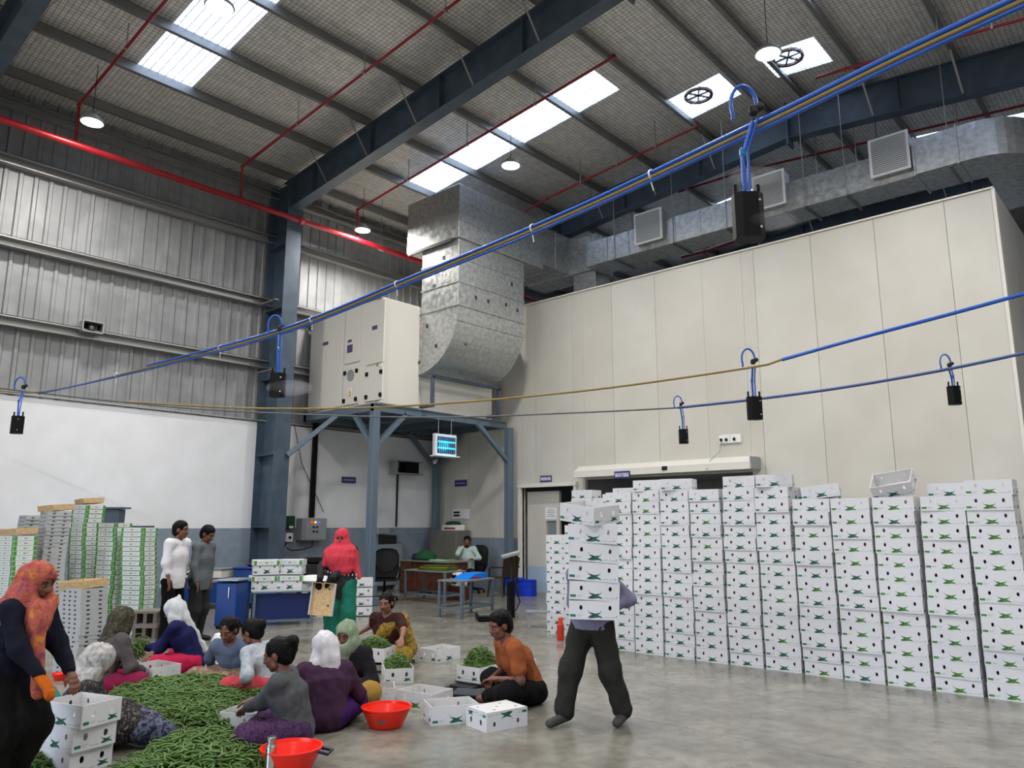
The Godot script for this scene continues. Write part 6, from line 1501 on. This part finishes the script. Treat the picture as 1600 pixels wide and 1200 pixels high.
		"scarf":
			var sb := [["e", H.call(0, 0.03, -0.015), Vector3(0.094, 0.102, 0.112) * s, hb], ["c", H.call(0, -0.02, -0.05), H.call(0, -0.1, -0.05), 0.085 * s, 0.085 * s, hb * Vector3.RIGHT, 1.1], ["c", H.call(-0.06, -0.06, 0.02), H.call(0.06, -0.06, 0.02), 0.052 * s, 0.052 * s], ["c", H.call(-0.05, -0.12, 0.01), H.call(0.05, -0.12, 0.01), 0.06 * s, 0.06 * s]]
			for e in o.get("drape", []): sb.append(["c", neck + e[0], neck + e[1], e[2], e[3]] if e.size() == 4 else ["c", neck + e[0], neck + e[1], e[2], e[3], e[4], e[5]])
			if o.get("back_tail", false): sb.append(["c", neck - fwd * 0.08 + up * 0.06, pel + up * 0.06 - fwd * 0.15 - left * 0.03, 0.045, 0.04])
			var cut := []
			if o.get("veil", false):
				sb.append(["e", H.call(0, -0.055, 0.05), Vector3(0.07, 0.06, 0.062) * s, hb])
				cut.append(["e", H.call(0, 0.002, 0.105), Vector3(0.066, 0.026, 0.06) * s, hb])
			elif not o.get("hidden_face", false): cut.append(["e", H.call(0, o.get("open_y", -0.02), 0.105), Vector3(0.062, o.get("open_h", 0.082), 0.075) * s, hb])
			if o.get("knot", false): sb.append(["c", H.call(0, 0.09, -0.07), H.call(0, 0.132, -0.09), 0.02, 0.015])
			cloth_part(sb, "headscarf", o.scarf, root, cut, o.get("scarf_wr", 0.014), o.get("scarf_fr", 17.0), 0.0095, 75.0, 0.22)
	return root

func spots(bg: Color, fg: Color, seed_: int, freq: float, cover := 0.62) -> NoiseTexture2D:
	var t := noise_tex(seed_, freq, [[cover, bg], [cover + 0.04, fg]], 256, false, 4.0, 1)
	return t
func patches(cols: Array, seed_: int, freq: float) -> NoiseTexture2D:
	var r := []
	for i in cols.size(): r.append([0.22 + 0.56 * i / (cols.size() - 1.0), cols[i]])
	return noise_tex(seed_, freq, r, 512, false, 4.0, 3)

func build_people():
	folds.seed = 9; folds.fractal_octaves = 2; folds.noise_type = FastNoiseLite.TYPE_SIMPLEX_SMOOTH
	var w := Vector3.UP
	# --- standing
	person({label = "person in a navy jacket and orange-pink flowered headscarf bending over the cartons", at = fl(-8, 1246), face = 82, sit = false, h = 1.325, hip = 0.7, torso = 0.47, lean = 0.2, s = 0.95, nod = 0.32, head_cell = 0.006,
		knees = [Vector3(0.1, 0.4, 0.12), Vector3(-0.1, 0.4, 0.08)], hands = [Vector3(0.14, 0.6, 0.36), Vector3(-0.16, 0.58, 0.44)], top = cloth(Color(0.07, 0.077, 0.125), 0.85), top_name = "jacket", hem = 0.12, loose = 0.026, shoulder = 0.15, bottom = cloth(Color(0.07, 0.068, 0.068)), leg_loose = 0.045, flare = 1.4, shoes = M.black_soft, gloves = [null, cloth(Color(0.72, 0.36, 0.1))],
		cover = "scarf", scarf = cloth(Color.WHITE, 0.85, patches([Color(0.42, 0.22, 0.32), Color(0.58, 0.28, 0.3), Color(0.68, 0.38, 0.26), Color(0.6, 0.27, 0.29), Color(0.75, 0.5, 0.2)], 51, 0.02), 1.3), open_h = 0.07,
		drape = [[Vector3(0, 0.02, -0.02), Vector3(0, -0.09, -0.05), 0.1, 0.13, Vector3.RIGHT, 1.5], [Vector3(-0.07, -0.04, 0.1), Vector3(-0.1, -0.52, 0.2), 0.05, 0.035], [Vector3(0.05, -0.02, 0.08), Vector3(-0.06, -0.12, 0.13), 0.06, 0.06]]})
	person({label = "person standing in a white shirt and black trousers beside the carton lids", at = fl(262, 1010), face = 78, sit = false, h = 1.68, hip = 0.86, torso = 0.55, lean = 0.06, nod = 0.05, look = 0.15, hands = [Vector3(0.2, 0.78, 0.02), Vector3(-0.22, 0.76, 0.1)], top = cloth(Color(0.82, 0.82, 0.83)), hem = 0.1, sleeve = 0.8, loose = 0.02, bottom = cloth(Color(0.055, 0.055, 0.06)), shoes = M.black_soft, shoulder = 0.185, wr = 0.006, cover = "hair"})
	person({label = "person standing in a grey shirt looking down behind the white shirt", at = fl(304, 1002), face = 80, sit = false, h = 1.6, hip = 0.83, torso = 0.52, lean = 0.1, nod = 0.42, look = -0.1, hands = [Vector3(0.22, 0.74, 0.04), Vector3(-0.2, 0.74, 0.1)], top = cloth(Color(0.37, 0.39, 0.41)), hem = 0.12, loose = 0.02, bottom = cloth(Color(0.16, 0.16, 0.17)), shoes = M.black_soft, shoulder = 0.18, wr = 0.006, cover = "hair"})
	var coral := person({label = "person veiled in a coral red scarf holding an empty brown carton tray", at = fl(530, 1003), face = -6, sit = false, h = 1.547, hip = 0.8, torso = 0.5, lean = 0.07, nod = 0.18, hands = [Vector3(-0.06, 0.87, 0.24), Vector3(-0.24, 0.86, 0.22)], gloves = [cloth(Color(0.06, 0.06, 0.065)), cloth(Color(0.06, 0.06, 0.065))], top = cloth(Color(0.2, 0.2, 0.21)), hem = 0.2, loose = 0.03, bottom = cloth(Color(0.14, 0.43, 0.36)), bottom_name = "salwar", leg_loose = 0.06, flare = 1.5, leg_to = 0.98, shoes = M.black_soft, cover = "scarf", veil = true, scarf = cloth(Color(0.76, 0.24, 0.29), 0.85),
		drape = [[Vector3(0, 0.0, 0), Vector3(0, -0.15, 0.02), 0.115, 0.2, Vector3.RIGHT, 1.12], [Vector3(0, -0.1, 0.06), Vector3(0.05, -0.3, 0.1), 0.14, 0.09, Vector3.RIGHT, 1.7], [Vector3(0.13, -0.06, 0), Vector3(0.27, -0.42, 0.03), 0.09, 0.03], [Vector3(-0.1, -0.08, 0.02), Vector3(-0.22, -0.24, 0.05), 0.1, 0.05]]})
	for k in 11:
		var fx := -0.26 + 0.05 * k
		ltp(coral, "tassel", M.white, [Vector2(0, -0.02), Vector2(0.009, -0.012), Vector2(0.008, 0.008), Vector2(0, 0.012)], 6, Transform3D(Basis(), Vector3(fx, 1.0 - 0.06 * cos(fx * 5.0) - maxf(fx, 0.0) * 0.25, 0.2 - absf(fx) * 0.45)))
	var ct := thing("carton_tray", "empty brown-lined carton tray held upright by the coral scarf", "tray", coral.position + coral.basis * Vector3(-0.15, 0.6, 0.3), coral.rotation.y)
	ct.rotation.x = -0.12; ct.rotation.z = -0.06
	var cb := put(bottom_mesh(0.42, 0.32, M.kraft), "bottom_panel", M.kraft, ct); cb.rotation.z = PI / 2; cb.position = Vector3(0.16, 0, 0.003)
	for sgn in [-1, 1]: bxp(ct, "side_strip", M.card, Vector3(sgn * 0.16, 0, 0.03), Vector3(0.006, 0.43, 0.07), 0.0); bxp(ct, "end_strip", M.kraft, Vector3(0, sgn * 0.212, 0.03), Vector3(0.32, 0.006, 0.07), 0.0)
	# --- walking with a tower of cartons
	var wa := fl(928, 1130)
	var walker := person({label = "person walking in dark trousers and sandals behind a carried tower of cartons", at = wa, face = -35, sit = false, h = 1.5, hip = 0.78, torso = 0.46, lean = 0.02, nod = 0.0, hands = [Vector3(0.25, 0.93, 0.14), Vector3(-0.06, 1.0, 0.12)], elbow_hint = [Vector3(0.6, -0.8, -0.3), Vector3(-0.15, -1, -0.2)], top = cloth(Color(0.46, 0.45, 0.54)), hem = 0.03, loose = 0.022, sleeve = 0.8, bottom = cloth(Color(0.17, 0.17, 0.155)), leg_loose = 0.03, flare = 1.25, shoes = mat(Color(0.2, 0.19, 0.18), 0.7),
		knees = [Vector3(0.14, 0.42, -0.04), Vector3(-0.13, 0.42, 0.14)], ankles = [Vector3(0.2, 0.09, -0.14), Vector3(-0.17, 0.09, 0.19)], toes = [Vector3(0.22, 0.035, 0.02), Vector3(-0.2, 0.04, 0.36)], cover = "hair"})
	var wd := Vector2(wa.x, wa.z).length() - 0.36
	var near := func(u, v): var d := ray(u, v); return EYE + d * (wd / Vector2(d.x, d.z).length())
	var cz: Vector3 = near.call(889, 968); var ce: Vector3 = near.call(967, 974); var cy := cz.y
	for k in 5:
		var cc := carton_px("teal", cz, ce, false, ["lowest carton of the tower carried by the walking person", "second carton of the carried tower", "middle carton of the carried tower", "fourth carton of the carried tower", "fifth carton of the carried tower under the tilted one"][k], 0.0)
		cc.position.y = cy + k * (BH + 0.004); cc.rotation.y += [0.0, 0.02, -0.03, 0.04, -0.03][k]; cc.rotation.z = [-0.02, -0.05, -0.09, -0.1, -0.07][k] * 0.8
		if k == 4:
			var tc := carton("teal", cc.position + Vector3(-0.03, BH + 0.05, 0.0), cc.rotation.y - 0.75, "open carton tilted on top of the carried tower", "", Vector3(0.1, 0, -0.12)); tc.position.y -= 0.02
	# --- man on the floor in an orange shirt
	person({label = "person in an orange T-shirt sitting cross-legged beside the bean cartons", at = fl(830, 1097), face = -72, h = 0.795, s = 1.08, lean = 0.5, nod = 0.25, look = 0.25, knees = [Vector3(0.3, 0.16, 0.33), Vector3(-0.28, 0.17, 0.3)], ankles = [Vector3(-0.05, 0.06, 0.4), Vector3(0.12, 0.065, 0.33)], hands = [Vector3(0.1, 0.24, 0.36), Vector3(-0.08, 0.22, 0.34)], top = cloth(Color(0.56, 0.31, 0.18)), top_name = "t_shirt", sleeve = 0.34, loose = 0.022, bottom = cloth(Color(0.06, 0.06, 0.07)), leg_loose = 0.025, shoulder = 0.185, cover = "hair", head_cell = 0.0065})
	# --- the sorters round the heap
	person({label = "person in a camouflage headscarf and grey-brown top sitting with the back turned", at = fl(146, 1090), face = 140, h = 0.777, lean = 0.35, hands = [Vector3(0.15, 0.2, 0.4), Vector3(-0.15, 0.2, 0.4)], top = cloth(Color(0.31, 0.285, 0.285)), loose = 0.025, bottom = cloth(Color(0.45, 0.1, 0.22)), leg_loose = 0.03, skirt = true, cover = "scarf", hidden_face = true, faceless = true, scarf = cloth(Color.WHITE, 0.85, patches([Color(0.11, 0.11, 0.09), Color(0.3, 0.29, 0.23), Color(0.14, 0.14, 0.11), Color(0.4, 0.38, 0.31), Color(0.17, 0.16, 0.14)], 52, 0.022), 1.2), drape = [[Vector3(0, 0.02, -0.04), Vector3(0, -0.13, -0.12), 0.075, 0.05, Vector3.RIGHT, 1.5]]})
	var net := person({label = "person in a white net headscarf and black dotted dress sitting with legs stretched out", at = fl(112, 1170), face = 112, h = 0.69, lean = 0.22, nod = 0.5, hands = [Vector3(0.12, 0.16, 0.36), Vector3(-0.15, 0.16, 0.36)], knees = [Vector3(0.2, 0.17, 0.3), Vector3(-0.14, 0.17, 0.36)], ankles = [Vector3(0.2, 0.08, 0.5), Vector3(-0.2, 0.08, 0.62)], toes = [Vector3(0.22, 0.1, 0.6), Vector3(-0.22, 0.1, 0.72)], top = cloth(Color.WHITE, 0.9, spots(Color(0.17, 0.155, 0.16), Color(0.5, 0.48, 0.49), 53, 0.15, 0.74), 1.0), top_name = "dress", loose = 0.03, bottom = cloth(Color.WHITE, 0.9, spots(Color(0.17, 0.155, 0.16), Color(0.5, 0.48, 0.49), 53, 0.15, 0.74), 1.0), bottom_name = "dress_skirt", skirt = true, leg_loose = 0.04, cover = "scarf", hidden_face = true, faceless = true, scarf = cloth(Color.WHITE, 0.85, patches([Color(0.5, 0.49, 0.48), Color(0.66, 0.65, 0.63), Color(0.72, 0.71, 0.69)], 55, 0.03), 1.3), drape = [[Vector3(0, 0.0, -0.03), Vector3(0, -0.12, -0.08), 0.09, 0.06, Vector3.RIGHT, 1.6]]})
	cloth_part([["c", Vector3(0.2, 0.12, 0.4), Vector3(0.2, 0.09, 0.5), 0.1, 0.085], ["c", Vector3(-0.17, 0.13, 0.46), Vector3(-0.2, 0.09, 0.62), 0.105, 0.085]], "trouser_cuff", cloth(Color.WHITE, 0.8, patches([Color(0.1, 0.11, 0.2), Color(0.14, 0.15, 0.24), Color(0.48, 0.5, 0.56), Color(0.12, 0.13, 0.22)], 54, 0.022), 1.3), net, [["p", Vector3(0, 0.006, 0), Vector3(0, -1, 0)]], 0.016, 12.0)
	var p4 := fl(300, 1050)
	person({label = "person in a navy sweater and long white headscarf holding a bunch of beans", at = p4, face = -85, h = 0.756, lean = 0.42, nod = 0.35, back_tail = true, hands_world = [fl(232, 1012, 0.26) , fl(238, 1020, 0.24)], top = cloth(Color(0.11, 0.12, 0.28)), top_name = "sweater", loose = 0.03, bottom = cloth(Color(0.68, 0.13, 0.27)), leg_loose = 0.035, skirt = true, cover = "scarf", hidden_face = true, knot = true, scarf = cloth(Color(0.74, 0.75, 0.75)), drape = [[Vector3(0, 0.06, -0.06), Vector3(0.05, -0.34, -0.22), 0.045, 0.035], [Vector3(-0.09, 0.02, 0.08), Vector3(-0.13, -0.2, 0.1), 0.045, 0.03]]})
	var bunch := []
	for i in 160:
		bunch.append(Transform3D(Basis(Vector3.UP, rng.randf() * TAU) * Basis(Vector3.BACK, rng.randf_range(-0.9, 0.9)), fl(214, 1016, 0.24) + Vector3(rng.randfn(0, 0.05), rng.randfn(0, 0.045), rng.randfn(0, 0.05))))
	bean_pile("bean_bunch", "bunch of green beans held up by the navy sweater", bunch, null)
	person({label = "person in a grey-blue shirt facing out and leaning over the beans", at = fl(372, 1072), face = -12, h = 0.672, lean = 0.5, nod = 0.45, hands_world = [fl(402, 1062, 0.14), fl(328, 1052, 0.06)], top = cloth(Color(0.34, 0.38, 0.46)), loose = 0.02, bottom = cloth(Color.WHITE, 0.9, patches([Color(0.32, 0.25, 0.21), Color(0.58, 0.49, 0.4), Color(0.4, 0.32, 0.27), Color(0.65, 0.57, 0.48)], 56, 0.02), 1.2), bottom_name = "skirt", skirt = true, cover = "bun", bun_y = 0.0, head_cell = 0.0065})
	person({label = "person in a pale grey flowered shirt reaching down to the beans", at = fl(425, 1088), face = -105, h = 0.67, lean = 0.55, nod = 0.5, hands_world = [fl(380, 1075, 0.1), fl(368, 1066, 0.05)], top = cloth(Color.WHITE, 0.9, patches([Color(0.54, 0.56, 0.59), Color(0.63, 0.65, 0.68), Color(0.67, 0.69, 0.71)], 57, 0.03), 1.3), loose = 0.025, bottom = cloth(Color(0.72, 0.26, 0.3)), skirt = true, cover = "bun", faceless = false})
	person({label = "person in a dark grey shirt and purple check trousers sorting beans by the orange tub", at = fl(462, 1166), face = -88, h = 0.738, nod = 0.28, s = 1.0, hands_world = [fl(378, 1112, 0.2), fl(402, 1092, 0.27)], top = cloth(Color(0.29, 0.3, 0.31)), loose = 0.026, bottom = cloth(Color.WHITE, 0.85, patches([Color(0.14, 0.1, 0.19), Color(0.22, 0.13, 0.27), Color(0.36, 0.24, 0.35), Color(0.16, 0.11, 0.21)], 58, 0.04), 1.5), leg_loose = 0.04, skirt = true, cover = "bun", bun_y = 0.06, head_cell = 0.006})
	person({label = "person in a purple sweater and white wrapped headscarf with the back turned", at = fl(507, 1141), face = -155, h = 0.7, nod = 0.4, look = 0.4, hands = [Vector3(0.18, 0.2, 0.34), Vector3(-0.2, 0.2, 0.34)], top = cloth(Color(0.23, 0.15, 0.23)), top_name = "sweater", loose = 0.035, bottom = cloth(Color(0.22, 0.1, 0.32)), leg_loose = 0.03, skirt = true, cover = "scarf", hidden_face = true, faceless = true, scarf = cloth(Color(0.78, 0.77, 0.79)), drape = [[Vector3(0.03, 0, -0.02), Vector3(-0.03, -0.03, -0.05), 0.07, 0.07, Vector3.RIGHT, 1.3], [Vector3(0.1, -0.02, 0), Vector3(0.13, -0.14, 0), 0.045, 0.03]]})
	person({label = "person in a black jacket and pale green headscarf facing out", at = fl(549, 1094), face = -14, h = 0.7, nod = 0.25, hands = [Vector3(0.16, 0.18, 0.34), Vector3(-0.16, 0.18, 0.34)], top = cloth(Color(0.13, 0.12, 0.135)), top_name = "jacket", loose = 0.03, bottom = cloth(Color(0.6, 0.47, 0.22)), bottom_name = "skirt", skirt = true, leg_loose = 0.03, cover = "scarf", open_h = 0.05, open_y = 0.0, scarf = cloth(Color(0.52, 0.58, 0.48)), veil = false, drape = [[Vector3(0, -0.02, 0.06), Vector3(-0.02, -0.16, 0.1), 0.07, 0.05], [Vector3(0, 0.03, 0.08), Vector3(0, 0.02, 0.09), 0.072, 0.072]], head_cell = 0.0065})
	var sari := person({label = "person in a yellow patterned sari sitting by the filled bean carton", at = fl(606, 1036), face = -14, h = 0.784, lean = 0.14, nod = 0.12, hands_world = [fl(628, 1008, 0.3), fl(556, 992, 0.3)], sleeve = 0.36, top = cloth(Color(0.22, 0.12, 0.12)), top_name = "blouse", bottom = cloth(Color.WHITE, 0.8, patches([Color(0.28, 0.23, 0.1), Color(0.54, 0.43, 0.17), Color(0.62, 0.52, 0.25), Color(0.48, 0.38, 0.15)], 59, 0.03), 1.3), bottom_name = "sari_skirt", skirt = true, leg_loose = 0.035, cover = "bun", bun_y = -0.02, head_cell = 0.0065, skin = M.skin2})
	var sm: Material = cloth(Color.WHITE, 0.75, patches([Color(0.28, 0.23, 0.1), Color(0.54, 0.43, 0.17), Color(0.62, 0.52, 0.25), Color(0.48, 0.38, 0.15)], 60, 0.03), 1.3)
	cloth_part([["c", Vector3(0.15, 0.5, 0.05), Vector3(0.02, 0.4, 0.1), 0.06, 0.065, Vector3.RIGHT, 1.4], ["c", Vector3(0.02, 0.4, 0.1), Vector3(-0.12, 0.2, 0.1), 0.065, 0.07, Vector3.RIGHT, 1.3], ["c", Vector3(0.17, 0.49, -0.03), Vector3(0.24, 0.16, -0.08), 0.06, 0.09], ["c", Vector3(0.16, 0.5, 0.0), Vector3(0.2, 0.36, 0.04), 0.07, 0.06]], "sari_drape", sm, sari, [], 0.014, 12.0, 0.012)
	# --- man at the desk
	person({label = "person in a pale shirt resting a cheek on one hand at the desk", at = Vector3(-13.35, 0.36, -13.25), face = -4, h = 0.94, lean = 0.18, s = 1.02, nod = 0.05, hands = [Vector3(0.16, 0.45, 0.36), Vector3(-0.1, 0.72, 0.2)], elbow_hint = [Vector3(0.7, -0.6, -0.2), Vector3(-0.6, -0.8, 0.3)], knees = [Vector3(0.12, 0.14, 0.42), Vector3(-0.12, 0.14, 0.42)], ankles = [Vector3(0.12, -0.27, 0.4), Vector3(-0.12, -0.27, 0.4)], toes = [Vector3(0.12, -0.32, 0.54), Vector3(-0.12, -0.32, 0.54)], top = cloth(Color(0.66, 0.72, 0.7)), loose = 0.022, bottom = cloth(Color(0.12, 0.12, 0.13)), cover = "hair", beard = true, skin = M.skin2, head_cell = 0.009})

const SKY_ENERGY := 11.0
const EXPOSURE := 0.7
const LAMP_ENERGY := 28.0

func _ready():
	rng.seed = 7
	set_stage()
	make_materials()
	build_floor(); build_walls(); build_roof(); build_cold_store()
	build_lamps(); build_pipes(); build_air_handling(); build_vent_rings()
	build_carton_wall(); build_heap(); build_floor_cartons(); build_lid_stacks(); build_ropes()
	build_office(); build_machines(); build_wall_fittings(); build_floor_things()
	build_people()
